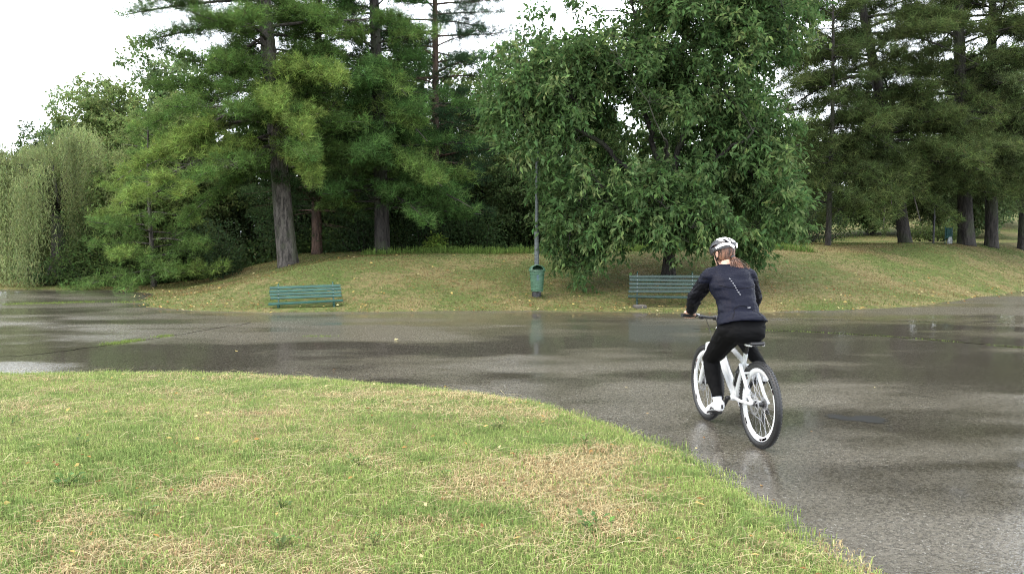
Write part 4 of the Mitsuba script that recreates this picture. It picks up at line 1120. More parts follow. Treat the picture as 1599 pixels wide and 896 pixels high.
AX = {0: (0.0, 0.335), 1: (1.04, 0.335)}
for wi in (1, 0):
    u, z = AX[wi]
    W = num(BK + '__wheel')
    labels[W] = {'label': 'front wheel with white rim' if wi else 'rear wheel with white rim and toothed sprockets'}
    off = np.array([u, 0, z])
    a = np.linspace(0, 2 * np.pi, 14, endpoint=False)
    mb = MB()
    v, f = ring(np.stack([0.3065 + 0.0265 * np.cos(a), 0.0265 * np.sin(a)], -1), 96)
    mb.add(v + off, f[:, [0, 1, 2]]); mb.f.append(f[:, [0, 2, 3]] + 0)
    # tread knobs
    nk = 76
    for i in range(nk):
        for vv, rr_ in ((-0.017, 0.3275), (0.0, 0.3335), (0.017, 0.3275)):
            an_ = (i + (0.5 if vv == 0 else 0)) * 2 * np.pi / nk
            c, s = math.cos(an_), math.sin(an_)
            b = trimesh.creation.box((0.008, 0.011, 0.013))
            q = b.vertices
            q = np.stack([(rr_ - 0.001 + q[:, 0]) * c - q[:, 2] * s, q[:, 1] + vv, (rr_ - 0.001 + q[:, 0]) * s + q[:, 2] * c], -1)
            mb.add(q + off, b.faces)
    bp(W, 'tyre', mb.mesh(), 'tyre_mat', 35)
    mb = MB()
    v, f = ring([(0.283, -0.013), (0.286, -0.011), (0.279, -0.008), (0.279, 0.008), (0.286, 0.011), (0.283, 0.013), (0.256, 0.012), (0.246, 0.005), (0.246, -0.005), (0.256, -0.012)], 96)
    mb.add(v + off, f[:, [0, 1, 2]]); mb.f.append(f[:, [0, 2, 3]])
    bp(W, 'rim', mb.mesh(), 'white_rim', 30)
    for mat, arcs, nm in (('black_part', [(0.3, 0.55), (2.2, 2.5), (4.15, 4.45), (5.5, 5.7)], 'rim_print'), ('red_print', [(0.58, 0.74), (2.53, 2.68), (4.48, 4.6)], 'red_rim_print')):
        mb = MB()
        for a0, a1 in arcs:
            aa = np.linspace(a0, a1, 10)
            for sg in (-1, 1):
                v = np.concatenate([np.stack([r_ * np.cos(aa), np.full(10, sg * w_), r_ * np.sin(aa)], -1) for r_, w_ in ((0.278, 0.0142), (0.262, 0.0136))])
                i = np.arange(9)
                ff = np.stack([i, i + 1, i + 11, i + 10], -1)
                ff = np.vstack([ff[:, [0, 1, 2]], ff[:, [0, 2, 3]]])
                mb.add(v + off, ff if sg > 0 else ff[:, ::-1])
        bp(W, nm, mb.mesh(), mat, False)
    mb = MB()
    for i in range(32):
        sg = 1 if i % 2 else -1
        a_, b_ = i * 2 * np.pi / 32, i * 2 * np.pi / 32 + (0.75 if i % 4 < 2 else -0.75)
        mb.tube(np.array([[0.250 * math.cos(a_), 0.002 * sg, 0.250 * math.sin(a_)], [0.024 * math.cos(b_), 0.028 * sg, 0.024 * math.sin(b_)]]) + off, 0.0012, 5)
    bp(W, 'spokes', mb.mesh(), 'steel', False)
    mb = MB()
    mb.tube(np.array([[0, q, 0] for q in (-0.06, -0.035, -0.034, -0.028, -0.027, 0.027, 0.028, 0.034, 0.035, 0.06)]) + off, [0.009, 0.009, 0.03, 0.03, 0.016, 0.016, 0.03, 0.03, 0.009, 0.009], 20)
    bp(W, 'hub', mb.mesh(), 'black_part', 30)
    disc = m3.Manifold.cylinder(0.002, 0.08, 0.08, 48) - m3.Manifold.cylinder(0.01, 0.058, 0.058, 48).translate([0, 0, -0.004])
    arms = union([rbox((-0.006, 0.01, 0), (0.006, 0.062, 0.002), 0.0009, 6).rotate([0, 0, 60 * i]) for i in range(6)])
    hol = union([m3.Manifold.cylinder(0.01, 0.0045, 0.0045, 8).translate([0.069 * math.cos(q), 0.069 * math.sin(q), -0.004]) for q in np.arange(18) * math.pi / 9])
    bp(W, 'brake_disc', man(((disc - hol) + arms).rotate([90, 0, 0]).translate([u, 0.047, z])), 'steel', 30)
    if wi == 0:
        for k_, (r_, v_) in enumerate([(0.052, -0.033), (0.046, -0.037), (0.040, -0.041), (0.034, -0.045), (0.028, -0.049)]):
            t_ = max(11, int(r_ * 2 * math.pi / 0.0127))
            cs = m3.CrossSection([[((r_ + (0.003 if q % 2 else -0.002)) * math.cos(q * math.pi / t_), (r_ + (0.003 if q % 2 else -0.002)) * math.sin(q * math.pi / t_)) for q in range(2 * t_)]])
            bp(W, 'sprocket', man(m3.Manifold.extrude(cs, 0.002).rotate([90, 0, 0]).translate([u, v_, z])), 'steel', False)

# frame: hydroformed white tubes
def tubehull(pts, rs, seg=18):
    return union([hull([(pts[i], rs[i]), (pts[i + 1], rs[i + 1])], seg) for i in range(len(pts) - 1)])


HT, HB = (0.806, 0, 0.842), (0.852, 0, 0.722)
fr = [hull([(HT, 0.024), (HB, 0.026)]), tubehull([(0.83, 0, 0.735), (0.66, 0, 0.53), (0.44, 0, 0.325)], [0.034, 0.036, 0.036]),
      tubehull([(0.80, 0, 0.81), (0.55, 0, 0.715), (0.30, 0, 0.625)], [0.027, 0.022, 0.019]), tubehull([(0.43, 0, 0.31), (0.34, 0, 0.515), (0.265, 0, 0.69)], [0.026, 0.02, 0.019]),
      hull([((0.43, -0.035, 0.31), 0.026), ((0.43, 0.035, 0.31), 0.026)])]
for s in (-1, 1):
    fr.append(tubehull([(0.41, s * 0.03, 0.315), (0.25, s * 0.05, 0.318), (0.02, s * 0.066, 0.337)], [0.015, 0.013, 0.012]))
    fr.append(tubehull([(0.315, s * 0.02, 0.60), (0.22, s * 0.056, 0.585), (0.15, s * 0.062, 0.515), (0.065, s * 0.066, 0.40), (0.0, s * 0.068, 0.345)], [0.014, 0.015, 0.0145, 0.013, 0.012]))
fr.append(hull([((0.17, -0.055, 0.555), 0.009), ((0.17, 0.055, 0.555), 0.009)]))
bp(BK, 'frame', man(union(fr)), 'white_frame', 50)
fk = [hull([((0.858, -0.062, 0.695), 0.026), ((0.858, 0.062, 0.695), 0.026)])]
for s in (-1, 1):
    fk.append(tubehull([(0.905, s * 0.064, 0.60), (1.0, s * 0.066, 0.40), (1.035, s * 0.066, 0.34)], [0.023, 0.021, 0.017]))
fk.append(tubehull([(0.915, -0.062, 0.585), (0.955, -0.04, 0.69), (0.955, 0.04, 0.69), (0.915, 0.062, 0.585)], [0.013] * 4))
f_ = bp(BK, 'fork', man(union(fk)), 'white_frame', 50)
bp(f_, 'stanchions', man(union([hull([((0.86, s * 0.064, 0.69), 0.0155), ((0.91, s * 0.064, 0.59), 0.0155)]) for s in (-1, 1)])), 'steel', 50)
bp(BK, 'brake_caliper', man(union([rbox((0.955, 0.045, 0.40), (1.0, 0.075, 0.47), 0.008)])), 'steel')
bp(BK, 'brake_caliper', man(union([rbox((0.045, 0.052, 0.375), (0.115, 0.082, 0.425), 0.01), rbox((0.035, 0.06, 0.405), (0.07, 0.088, 0.45), 0.01)])), 'white_frame')
# seat post, saddle
sp_ = bp(BK, 'seat_post', man(tubehull([(0.275, 0, 0.66), (0.228, 0, 0.775)], [0.0145, 0.0145])), 'black_part')
sad = [((0.09, 0.062, 0.80), 0.016), ((0.09, -0.062, 0.80), 0.016), ((0.06, 0.045, 0.80), 0.016), ((0.06, -0.045, 0.80), 0.016), ((0.16, 0.05, 0.80), 0.018), ((0.16, -0.05, 0.80), 0.018), ((0.22, 0.026, 0.799), 0.018), ((0.22, -0.026, 0.799), 0.018)]
sd_ = bp(BK, 'saddle', man(union([hull(sad), tubehull([(0.2, 0, 0.80), (0.31, 0, 0.793)], [0.026, 0.017])])), 'black_part', 60)
bp(sd_, 'white_edge', man(union([hull([((0.065, s * 0.05, 0.789), 0.0125), ((0.10, s * 0.07, 0.789), 0.0125)], 12) for s in (-1, 1)])), 'white_frame', 60)
bp(sd_, 'rails', man(union([tubehull([(0.08, s * 0.03, 0.782), (0.15, s * 0.022, 0.770), (0.24, s * 0.022, 0.770), (0.30, s * 0.008, 0.783)], [0.004] * 4, 8) for s in (-1, 1)])), 'steel')
# handlebar
bp(BK, 'stem', man(union([hull([((0.803, 0, 0.85), 0.02), ((0.79, 0, 0.905), 0.02)]), hull([((0.79, 0, 0.90), 0.021), ((0.845, 0, 0.928), 0.019)]), hull([((0.845, -0.022, 0.93), 0.022), ((0.845, 0.022, 0.93), 0.022)])])), 'black_part', 50)
bar = bez([(0.79, -0.33, 0.962), (0.81, -0.20, 0.958), (0.838, -0.09, 0.935), (0.846, 0, 0.93), (0.838, 0.09, 0.935), (0.81, 0.20, 0.958), (0.79, 0.33, 0.962)], 8)
mb = MB(); mb.tube(bar, 0.0125, 14)
hb = bp(BK, 'handlebar', mb.mesh(), 'black_part', 50)
for s in (-1, 1):
    mb = MB()
    pts = np.array([(0.805, s * 0.215, 0.959), (0.803, s * 0.22, 0.959), (0.788, s * 0.335, 0.962), (0.787, s * 0.342, 0.962)])
    mb.tube(pts, [0.019, 0.0165, 0.0165, 0.019], 16)
    bp(hb, 'grip', mb.mesh(), 'black_rubber', 40)
    bp(hb, 'brake_lever', man(union([rbox((0.80, s * 0.185 - 0.014, 0.938), (0.85, s * 0.185 + 0.014, 0.972), 0.008), tubehull([(0.84, s * 0.19, 0.95), (0.865, s * 0.22, 0.945), (0.85, s * 0.30, 0.94)], [0.008, 0.007, 0.006], 10)])), 'steel' if s > 0 else 'black_part', 50)
    bp(hb, 'shifter', man(union([rbox((0.78, s * 0.16 - 0.018, 0.925), (0.83, s * 0.16 + 0.018, 0.955), 0.008)])), 'black_part', 50)
for q, nm in (((0.86, 0.16, 0.95), 1), ((0.86, -0.16, 0.95), -1)):
    mb = MB()
    mb.tube(bez([q, (0.95, 0.07 * nm, 0.93), (0.93, 0.03, 0.82), (0.86, 0.045 * nm, 0.72), (0.95, 0.075, 0.5), (0.975, 0.072, 0.44)] if nm > 0 else [q, (0.94, -0.06, 0.92), (0.88, -0.03, 0.83), (0.7, -0.03, 0.62), (0.45, -0.035, 0.37), (0.2, -0.06, 0.345)], 8), 0.003, 6)
    bp(BK, 'cable', mb.mesh(), 'black_part', True)
# drive train
def crank(s, pu, pz):
    ck = bp(BK, 'crank_arm', man(union([hull([((0.43, s * 0.075, 0.31), 0.018), ((0.43 + (pu - 0.43) * 0.98, s * 0.092, 0.31 + (pz - 0.31) * 0.98), 0.013)]), hull([((0.43, s * 0.05, 0.31), 0.015), ((0.43, s * 0.08, 0.31), 0.018)])])), 'black_part', 50)
    bp(ck, 'pedal', man(union([hull([((pu - 0.04, s * 0.105, pz), 0.009), ((pu + 0.04, s * 0.105, pz), 0.009), ((pu + 0.035, s * 0.185, pz), 0.009), ((pu - 0.035, s * 0.185, pz), 0.009)], 10), hull([((pu, s * 0.085, pz), 0.007), ((pu, s * 0.11, pz), 0.007)], 10)])), 'black_part', 30)


PL, PR = (0.525, 0.172), (0.335, 0.448)
crank(1, *PL)
crank(-1, *PR)
for r_, v_ in ((0.085, -0.048), (0.066, -0.043)):
    t_ = int(r_ * 2 * math.pi / 0.0127)
    cs = m3.CrossSection([[((r_ + (0.003 if q % 2 else -0.002)) * math.cos(q * math.pi / t_), (r_ + (0.003 if q % 2 else -0.002)) * math.sin(q * math.pi / t_)) for q in range(2 * t_)]])
    cs = cs - m3.CrossSection.circle(r_ - 0.016, 40)
    sp5 = union([rbox((-0.007, 0, 0), (0.007, r_ - 0.008, 0.003), 0.001, 6).rotate([0, 0, 72 * i]) for i in range(5)])
    bp(BK, 'chainring', man((m3.Manifold.extrude(cs, 0.003) + sp5).rotate([90, 0, 0]).translate([0.43, v_, 0.31])), 'steel' if r_ < 0.08 else 'black_part', False)
mb = MB()
mb.tube(bez([(0.43, -0.046, 0.394), (0.2, -0.044, 0.386), (0.01, -0.041, 0.378), (-0.03, -0.041, 0.355), (-0.035, -0.041, 0.325), (0.0, -0.043, 0.294), (0.022, -0.045, 0.24), (0.02, -0.046, 0.21), (0.055, -0.046, 0.195), (0.2, -0.046, 0.213), (0.43, -0.046, 0.228), (0.47, -0.046, 0.24), (0.513, -0.046, 0.30), (0.48, -0.046, 0.38), (0.43, -0.046, 0.394)], 6), 0.004, 6, cap=False)
bp(BK, 'chain', mb.mesh(), 'steel', False)
bp(BK, 'rear_derailleur', man(union([hull([((0.0, -0.062, 0.30), 0.012), ((0.02, -0.07, 0.26), 0.012)]), rbox((0.012, -0.054, 0.185), (0.05, -0.042, 0.27), 0.005), rbox((0.0, -0.085, 0.25), (0.04, -0.055, 0.285), 0.009)])), 'black_part', 40)
# bottle cage with a dark bottle on the seat tube
bp(BK, 'bottle_cage', man(union([hull([((0.385, s * 0.03, 0.52), 0.004), ((0.41, s * 0.036, 0.42), 0.004)], 8) for s in (-1, 1)] + [hull([((0.40, -0.03, 0.40), 0.004), ((0.45, 0.0, 0.40), 0.004), ((0.40, 0.03, 0.40), 0.004)], 8)])), 'steel')
bp(BK, 'bottle', man(union([hull([((0.425, 0, 0.43), 0.032), ((0.388, 0, 0.52), 0.032)]), hull([((0.382, 0, 0.54), 0.022), ((0.374, 0, 0.565), 0.016)])])), 'black_part', 50)

# ------------------------------------------------------------------ the rider (same u, v, z frame as the bicycle)
PS = 'person'
tag(PS, 'woman cycling away in a dark blue jacket, black trousers and a white and black helmet', 'person')
O = 0.075        # she sits a little to the left of the saddle's middle


def pp_(u, v, z):
    return np.array([u, v + O, z])


def limbs(joints):
    return [hull([joints[i], joints[i + 1]], 18) for i in range(len(joints) - 1)]


def soften(m, edge, it=12, crumple=0.0, fq=(9, 9, 26), seed=0, clip=None):
    t = man(m.refine_to_length(edge))
    t.merge_vertices()
    trimesh.smoothing.filter_taubin(t, lamb=0.5, nu=0.53, iterations=it)
    if crumple:
        n = t.vertex_normals
        h = meshkit.fbm(t.vertices * np.array(fq) + seed, 3, seed) - 0.5
        g = meshkit.fbm(t.vertices * np.array(fq) * 2.7 + 5, 2, seed + 1) - 0.5
        t.vertices = t.vertices + n * (crumple * (1.6 * h + 0.6 * g))[:, None]
    return t


SHL, SHR = pp_(0.44, 0.165, 1.305), pp_(0.44, -0.165, 1.305)
ELL, ERR = pp_(0.60, 0.232, 1.12), pp_(0.60, -0.31, 1.12)
WRL, WRR = np.array([0.755, 0.272, 1.005]), np.array([0.755, -0.272, 1.005])
HPL, HPR = pp_(0.20, 0.08, 0.90), pp_(0.20, -0.085, 0.90)
KNL, KNR = pp_(0.54, 0.10, 0.62), pp_(0.575, -0.165, 0.83)
ANL, ANR = np.array([0.435, 0.16, 0.292]), np.array([0.25, -0.148, 0.562])
NK = pp_(0.485, 0, 1.368)
HC = pp_(0.565, -0.005, 1.488)      # head centre
torso = lambda e: [hull([(pp_(0.165, 0.072, 0.905), 0.103 + e), (pp_(0.165, -0.072, 0.905), 0.103 + e), (pp_(0.235, 0.06, 1.0), 0.09 + e), (pp_(0.235, -0.06, 1.0), 0.09 + e)]),
                   hull([(pp_(0.235, 0.062, 1.0), 0.09 + e), (pp_(0.235, -0.062, 1.0), 0.09 + e), (pp_(0.285, 0.055, 1.10), 0.084 + e), (pp_(0.285, -0.055, 1.10), 0.084 + e)]),
                   hull([(pp_(0.285, 0.055, 1.10), 0.084 + e), (pp_(0.285, -0.055, 1.10), 0.084 + e), (pp_(0.375, 0.078, 1.225), 0.094 + e), (pp_(0.375, -0.078, 1.225), 0.094 + e)]),
                   hull([(pp_(0.375, 0.078, 1.225), 0.094 + e), (pp_(0.375, -0.078, 1.225), 0.094 + e), (pp_(0.435, 0.10, 1.305), 0.066 + e), (pp_(0.435, -0.10, 1.305), 0.066 + e)]),
                   hull([(pp_(0.435, 0.10, 1.305), 0.066 + e), (SHL, 0.055 + e), (pp_(0.46, 0.03, 1.345), 0.052 + e)]), hull([(pp_(0.435, -0.10, 1.305), 0.066 + e), (SHR, 0.055 + e), (pp_(0.46, -0.03, 1.345), 0.052 + e)]),
                   hull([(pp_(0.435, 0.10, 1.305), 0.066 + e), (pp_(0.435, -0.10, 1.305), 0.066 + e), (NK, 0.05 + e)])]


def arm(sh, el, wr, e):
    m = (el * 0.35 + wr * 0.65)
    return limbs([(sh, 0.054 + e), (sh * 0.5 + el * 0.5, 0.046 + e), (el, 0.038 + e), (m, 0.036 + e), (wr, 0.025 + e)])


def leg(hp, kn, an, e, ea=None):
    ea = e if ea is None else ea
    back = norm(np.cross(np.cross(kn - hp, an - kn), an - kn))
    cf = kn * 0.68 + an * 0.32 - back * 0.012
    return limbs([(hp, 0.098 + e), (hp * 0.55 + kn * 0.45, 0.080 + e), (kn, 0.057 + e), (cf, 0.055 + e), (kn * 0.25 + an * 0.75, 0.038 + ea), (an, 0.033 + ea)])


def hand(wr, s):
    """Palm over the grip, fingers curling forward and under it, thumb on the inner side."""
    g0 = np.array([0.795, s * 0.275, 0.962])           # middle of the grip
    ax = np.array([-0.13, s * 0.99, 0.03])              # outward along the grip
    out = [hull([(wr, 0.023), (g0 + ax * -0.024 + [-0.022, 0, 0.024], 0.015), (g0 + ax * 0.030 + [-0.026, 0, 0.022], 0.014)], 12),
           hull([(g0 + ax * -0.028 + [-0.022, 0, 0.024], 0.014), (g0 + ax * 0.034 + [-0.026, 0, 0.022], 0.013), (g0 + ax * -0.028 + [0.016, 0, 0.027], 0.0115), (g0 + ax * 0.030 + [0.012, 0, 0.025], 0.011)], 12)]
    for i, (o, k) in enumerate([(-0.030, 0.97), (-0.009, 1.06), (0.012, 1.0), (0.032, 0.84)]):
        p = [g0 + ax * o + np.array(q) * [k, 1, k] for q in ([0.016, 0, 0.025], [0.034, 0, 0.006], [0.024, 0, -0.017], [0.004, 0, -0.024])]
        r = [0.0098, 0.0092, 0.0085, 0.0075]
        out += [hull([(p[j], r[j] * (0.9 + 0.1 * k)), (p[j + 1], r[j + 1] * (0.9 + 0.1 * k))], 10) for j in range(3)]
    t = [g0 + ax * -0.028 + [-0.020, 0, 0.016], g0 + ax * -0.052 + [-0.014, 0, 0.004], g0 + ax * -0.058 + [0.006, 0, -0.014], g0 + ax * -0.050 + [0.022, 0, -0.022]]
    out += [hull([(t[j], 0.0115 - 0.001 * j), (t[j + 1], 0.0105 - 0.001 * j)], 10) for j in range(3)]
    return out


# head: skull, face, nose, ears; turned to the left and slightly down
YAW, NOD = math.radians(24), math.radians(10)
RH = np.array([[math.cos(YAW), -math.sin(YAW), 0], [math.sin(YAW), math.cos(YAW), 0], [0, 0, 1]]) @ np.array([[math.cos(NOD), 0, math.sin(NOD)], [0, 1, 0], [-math.sin(NOD), 0, math.cos(NOD)]])
hd = lambda a, b, c: HC + RH @ np.array([a, b, c])
head = [hull([(hd(-0.018, 0, 0.030), 0.078), (hd(0.022, 0, 0.028), 0.070), (hd(0.0, 0.012, 0.01), 0.068), (hd(0.0, -0.012, 0.01), 0.068)]),
        hull([(hd(0.028, 0.028, 0.012), 0.040), (hd(0.028, -0.028, 0.012), 0.040), (hd(0.040, 0.018, -0.045), 0.034), (hd(0.040, -0.018, -0.045), 0.034), (hd(0.068, 0, -0.078), 0.018), (hd(0.01, 0.03, -0.05), 0.028), (hd(0.01, -0.03, -0.05), 0.028)]),
        hull([(hd(0.084, 0, 0.012), 0.007), (hd(0.096, 0, -0.022), 0.0095), (hd(0.080, 0.011, -0.027), 0.007), (hd(0.080, -0.011, -0.027), 0.007)], 12),
        hull([(hd(0.074, 0.018, -0.052), 0.006), (hd(0.079, 0, -0.050), 0.0075), (hd(0.074, -0.018, -0.052), 0.006)], 10), hull([(hd(0.073, 0.014, -0.060), 0.006), (hd(0.076, 0, -0.061), 0.0075), (hd(0.073, -0.014, -0.060), 0.006)], 10),
        hull([(hd(-0.02, 0, -0.03), 0.050), (NK + [-0.01, 0, -0.02], 0.052)]), hull([(hd(0.01, 0, -0.05), 0.042), (NK, 0.048)])]
for s in (-1, 1):
    head += [hull([(hd(0.0, s * 0.078, 0.012), 0.009), (hd(-0.014, s * 0.088, 0.016), 0.008), (hd(-0.008, s * 0.082, -0.020), 0.008), (hd(0.002, s * 0.077, -0.024), 0.006)], 10)]
foot = lambda a, to, h: [hull([(a, 0.030), (h * 0.8 + a * 0.2, 0.020)], 14), hull([(h * 0.85 + to * 0.15, 0.018), (to * 0.9 + h * 0.1, 0.012), (a, 0.022)], 14)]
TOL, HEL = np.array([0.595, 0.160, 0.194]), np.array([0.395, 0.150, 0.236])
TOR, HER = np.array([0.40, -0.150, 0.476]), np.array([0.205, -0.142, 0.505])
bodym = union(torso(0.0) + arm(SHL, ELL, WRL, 0) + arm(SHR, ERR, WRR, 0) + leg(HPL, KNL, ANL, 0) + leg(HPR, KNR, ANR, 0) + head + hand(WRL, 1) + hand(WRR, -1) + foot(ANL, TOL, HEL) + foot(ANR, TOR, HER))
solid('skin', (0.50, 0.30, 0.22), 0.5)
bp(PS, 'body', soften(bodym, 0.012, 6), 'skin', True)
solid('eye_white', (0.7, 0.7, 0.68), 0.2)
solid('eye_dark', (0.03, 0.02, 0.015), 0.2)
solid('lip', (0.42, 0.16, 0.14), 0.45)
for s in (-1, 1):
    bp(PS, 'eye', man(sph(hd(0.063, s * 0.031, 0.008), 0.0125, 20)), 'eye_white', True)
    bp(PS, 'iris', man(sph(hd(0.0705, s * 0.031, 0.008), 0.0062, 16)), 'eye_dark', True)
    bp(PS, 'eyebrow', man(hull([(hd(0.0745, s * 0.018, 0.026), 0.0032), (hd(0.074, s * 0.032, 0.031), 0.0032), (hd(0.066, s * 0.047, 0.025), 0.0025)], 8)), 'eye_dark', True)
bp(PS, 'lips', man(hull([(hd(0.0805, 0.016, -0.056), 0.003), (hd(0.086, 0, -0.0555), 0.0045), (hd(0.0805, -0.016, -0.056), 0.003)], 10)), 'lip', True)


def weave(p, n, uv):
    return 0.6 * noise(p.x * 700, p.y * 700, p.z * 700) + fbm(p.x * 60, p.y * 60, p.z * 60, 2)


def cloth(name, c, rough, sheen=0.3):
    scene[name] = {'type': 'bumpmap', 'arbitrary': mikit.proc(weave, eps=1e-3), 'scale': 0.0008,
                   'bsdf': {'type': 'principled', 'base_color': {'type': 'rgb', 'value': list(c)}, 'roughness': rough, 'sheen': sheen, 'specular': 0.10}}


cloth('jacket_cloth', (0.0048, 0.0057, 0.0135), 0.5, 0.06)
cloth('sleeve_cloth', (0.004, 0.004, 0.0065), 0.55, 0.05)
cloth('trouser_cloth', (0.0035, 0.0035, 0.004), 0.75, 0.0)
# jacket: closes at the hem just below the saddle's height and at the collar
e = 0.017
jk = union(torso(e) + [hull([(pp_(0.15, 0.072, 0.93), 0.108 + e), (pp_(0.15, -0.072, 0.93), 0.108 + e), (pp_(0.22, 0.075, 0.96), 0.096 + e), (pp_(0.22, -0.075, 0.96), 0.096 + e)])]
           + [hull([(NK + [0, 0, -0.02], 0.058), (NK + [0.012, 0, 0.035], 0.055)])] + limbs([(SHL, 0.055 + e), (SHL * 0.82 + ELL * 0.18, 0.052 + e)]) + limbs([(SHR, 0.055 + e), (SHR * 0.82 + ERR * 0.18, 0.052 + e)]))
hemn = norm(np.array([0.30, 0.03, 1.0]))
jk = jk.trim_by_plane(list(hemn), float(hemn @ np.array([0.12, 0.0, 0.965])))
jk = jk.trim_by_plane(list(-norm(np.array([0.30, 0, 1.0]))), float(-norm(np.array([0.30, 0, 1.0])) @ (NK + np.array([0.01, 0, 0.033]))))
jm = soften(jk, 0.012, 8, 0.017, (6, 5, 17), 3)
bp(PS, 'jacket', jm, 'jacket_cloth', 60)
# hem band
rb_ = jk.trim_by_plane(list(-hemn), float(-hemn @ np.array([0.12, 0, 0.985])))
bp(PS, 'hem_band', soften(rb_.scale([1.0, 1.0, 1.0]), 0.012, 3, 0.0), 'sleeve_cloth', 60) if False else None
for sh, el, wr in ((SHL, ELL, WRL), (SHR, ERR, WRR)):
    w2 = wr + norm(wr - el) * 0.004
    sl = union(limbs([(sh * 0.93 + el * 0.07, 0.054 + e), (sh * 0.5 + el * 0.5, 0.048 + e), (el, 0.042 + e), (el * 0.35 + wr * 0.65, 0.037 + 0.012), (wr + norm(wr - el) * 0.03, 0.030 + 0.008)]))
    d = norm(el - wr)
    sl = sl.trim_by_plane([float(q) for q in d], float(d @ w2))
    bp(PS, 'sleeve', soften(sl, 0.009, 6, 0.014, (18, 18, 26), 8), 'sleeve_cloth', 60)
tr = union([hull([(pp_(0.165, 0.074, 0.905), 0.111), (pp_(0.165, -0.074, 0.905), 0.111), (pp_(0.225, 0.07, 1.0), 0.092), (pp_(0.225, -0.07, 1.0), 0.092)]),
            hull([(pp_(0.13, 0.075, 0.885), 0.09), (pp_(0.13, -0.075, 0.885), 0.09), (HPL, 0.10), (HPR, 0.10)])] + leg(HPL, KNL, ANL, 0.012, 0.010) + leg(HPR, KNR, ANR, 0.012, 0.010))
tr = tr.trim_by_plane([0, 0, -1.0], -1.02)
for an, kn in ((ANL, KNL), (ANR, KNR)):
    d = norm(an - kn)
    cut = m3.Manifold.cylinder(0.16, 0.09, 0.09, 20).translate([0, 0, 0.0])
    z_ = d
    x_ = norm(np.cross(z_, [0, 1, 0.2]))
    y_ = np.cross(z_, x_)
    o_ = an - d * 0.030
    tr = tr - cut.transform([[x_[0], y_[0], z_[0], o_[0]], [x_[1], y_[1], z_[1], o_[1]], [x_[2], y_[2], z_[2], o_[2]]])
bp(PS, 'trousers', soften(tr, 0.011, 6, 0.010, (12, 12, 20), 5), 'trouser_cloth', 60)
solid('white_shoe', (0.66, 0.66, 0.67), 0.45)
solid('sock_white', (0.60, 0.60, 0.62), 0.9)
for a, to, h, kn in ((ANL, TOL, HEL, KNL), (ANR, TOR, HER, KNR)):
    dn = norm(np.cross(to - h, [0, 1.0, 0]))
    dn = dn if dn[2] < 0 else -dn
    bp(PS, 'sock', soften(union(limbs([(a + norm(kn - a) * 0.055, 0.0375), (a, 0.0375), (a * 0.4 + h * 0.6, 0.036)])), 0.008, 5, 0.003, (30, 30, 60)), 'sock_white', True)
    up = union([hull([(h + [0.01, 0, 0.006], 0.036), (a * 0.35 + h * 0.65 + [0, 0, 0.006], 0.041)], 18), hull([(h + [0.01, 0, 0], 0.034), (a * 0.4 + h * 0.6 + [0.02, 0, 0], 0.040), (h * 0.45 + to * 0.55 + [0, 0.006, 0.010], 0.036), (to, 0.024), (to + [-0.02, 0.018, 0], 0.022), (to + [-0.02, -0.018, 0], 0.022)], 18)])
    sh_ = bp(PS, 'shoe', soften(up, 0.007, 6), 'white_shoe', True)
    mid = h * 0.5 + to * 0.5
    bp(sh_, 'sole', man(hull([(h + dn * 0.032, 0.011), (h + dn * 0.030 + [0.04, 0.022, 0], 0.010), (h + dn * 0.030 + [0.04, -0.022, 0], 0.010), (mid + dn * 0.030 + [0.03, 0.03, 0], 0.010), (mid + dn * 0.030 + [0.03, -0.028, 0], 0.010), (to + dn * 0.016 + [0.012, 0, 0], 0.010)], 12)), 'black_rubber', 50)
    ptc = MB()
    for sg in (-1, 1):
        q0, q1 = h * 0.75 + to * 0.25, h * 0.42 + to * 0.58
        ptc.tube(np.array([q0 + [0, sg * 0.0375, -0.006], q0 * 0.5 + q1 * 0.5 + [0, sg * 0.040, 0.004], q1 + [0, sg * 0.037, -0.008]]), [0.006, 0.010, 0.005], 8)
    ptc.tube(np.array([h + [-0.028, 0, 0.03], h + [-0.034, 0, 0.0]]), [0.010, 0.008], 8)
    bp(sh_, 'black_trim', ptc.mesh(), 'black_part', True)
    lc_ = MB()
    for t in (0.45, 0.54, 0.63):
        q = h * (1 - t) + to * t
        lc_.tube(bez([q + [0, 0.026, 0.026], q + [0, 0, 0.044 - 0.012 * (t - 0.45) * 5], q + [0, -0.026, 0.026]], 4), 0.003, 6)
    bp(sh_, 'laces', lc_.mesh(), 'sock_white', True)

# reflective strip down the left of the back, and a small mark at the waist
solid('reflective', (0.17, 0.175, 0.19), 0.35)
tmj = trimesh.Trimesh(*meshkit.arrays(jm)[:2], process=False)
def on_back(v, z):
    o_ = np.array([[-0.6, v, z]])
    loc, _, tri_ = tmj.ray.intersects_location(o_, np.array([[1.0, 0, 0]]))
    k = np.argmin(loc[:, 0])
    return loc[k], tmj.face_normals[tri_[k]]
mb = MB()
nn = 8
for i in range(nn):
    t = i / (nn - 1)
    v_, z_ = O + 0.060 - 0.055 * t, 1.295 - 0.120 * t
    p, n_ = on_back(v_, z_)
    a_ = norm(np.cross(n_, [0.0, 0.42, -0.9]))
    b_ = np.cross(n_, a_)
    w1, w2 = 0.0055 if i % 3 else 0.007, 0.0042
    q = np.array([p + n_ * 0.004 + a_ * x1 * w1 + b_ * x2 * w2 for x1, x2 in ((-1, -1), (1, -1), (1, 1), (-1, 1))])
    mb.add(np.vstack([q, q - n_ * 0.006]), [[0, 1, 2], [0, 2, 3], [0, 4, 5], [0, 5, 1], [1, 5, 6], [1, 6, 2], [2, 6, 7], [2, 7, 3], [3, 7, 4], [3, 4, 0]])
bp(PS, 'reflective_print', mb.mesh(), 'reflective', False)
p, n_ = on_back(O - 0.045, 1.075)
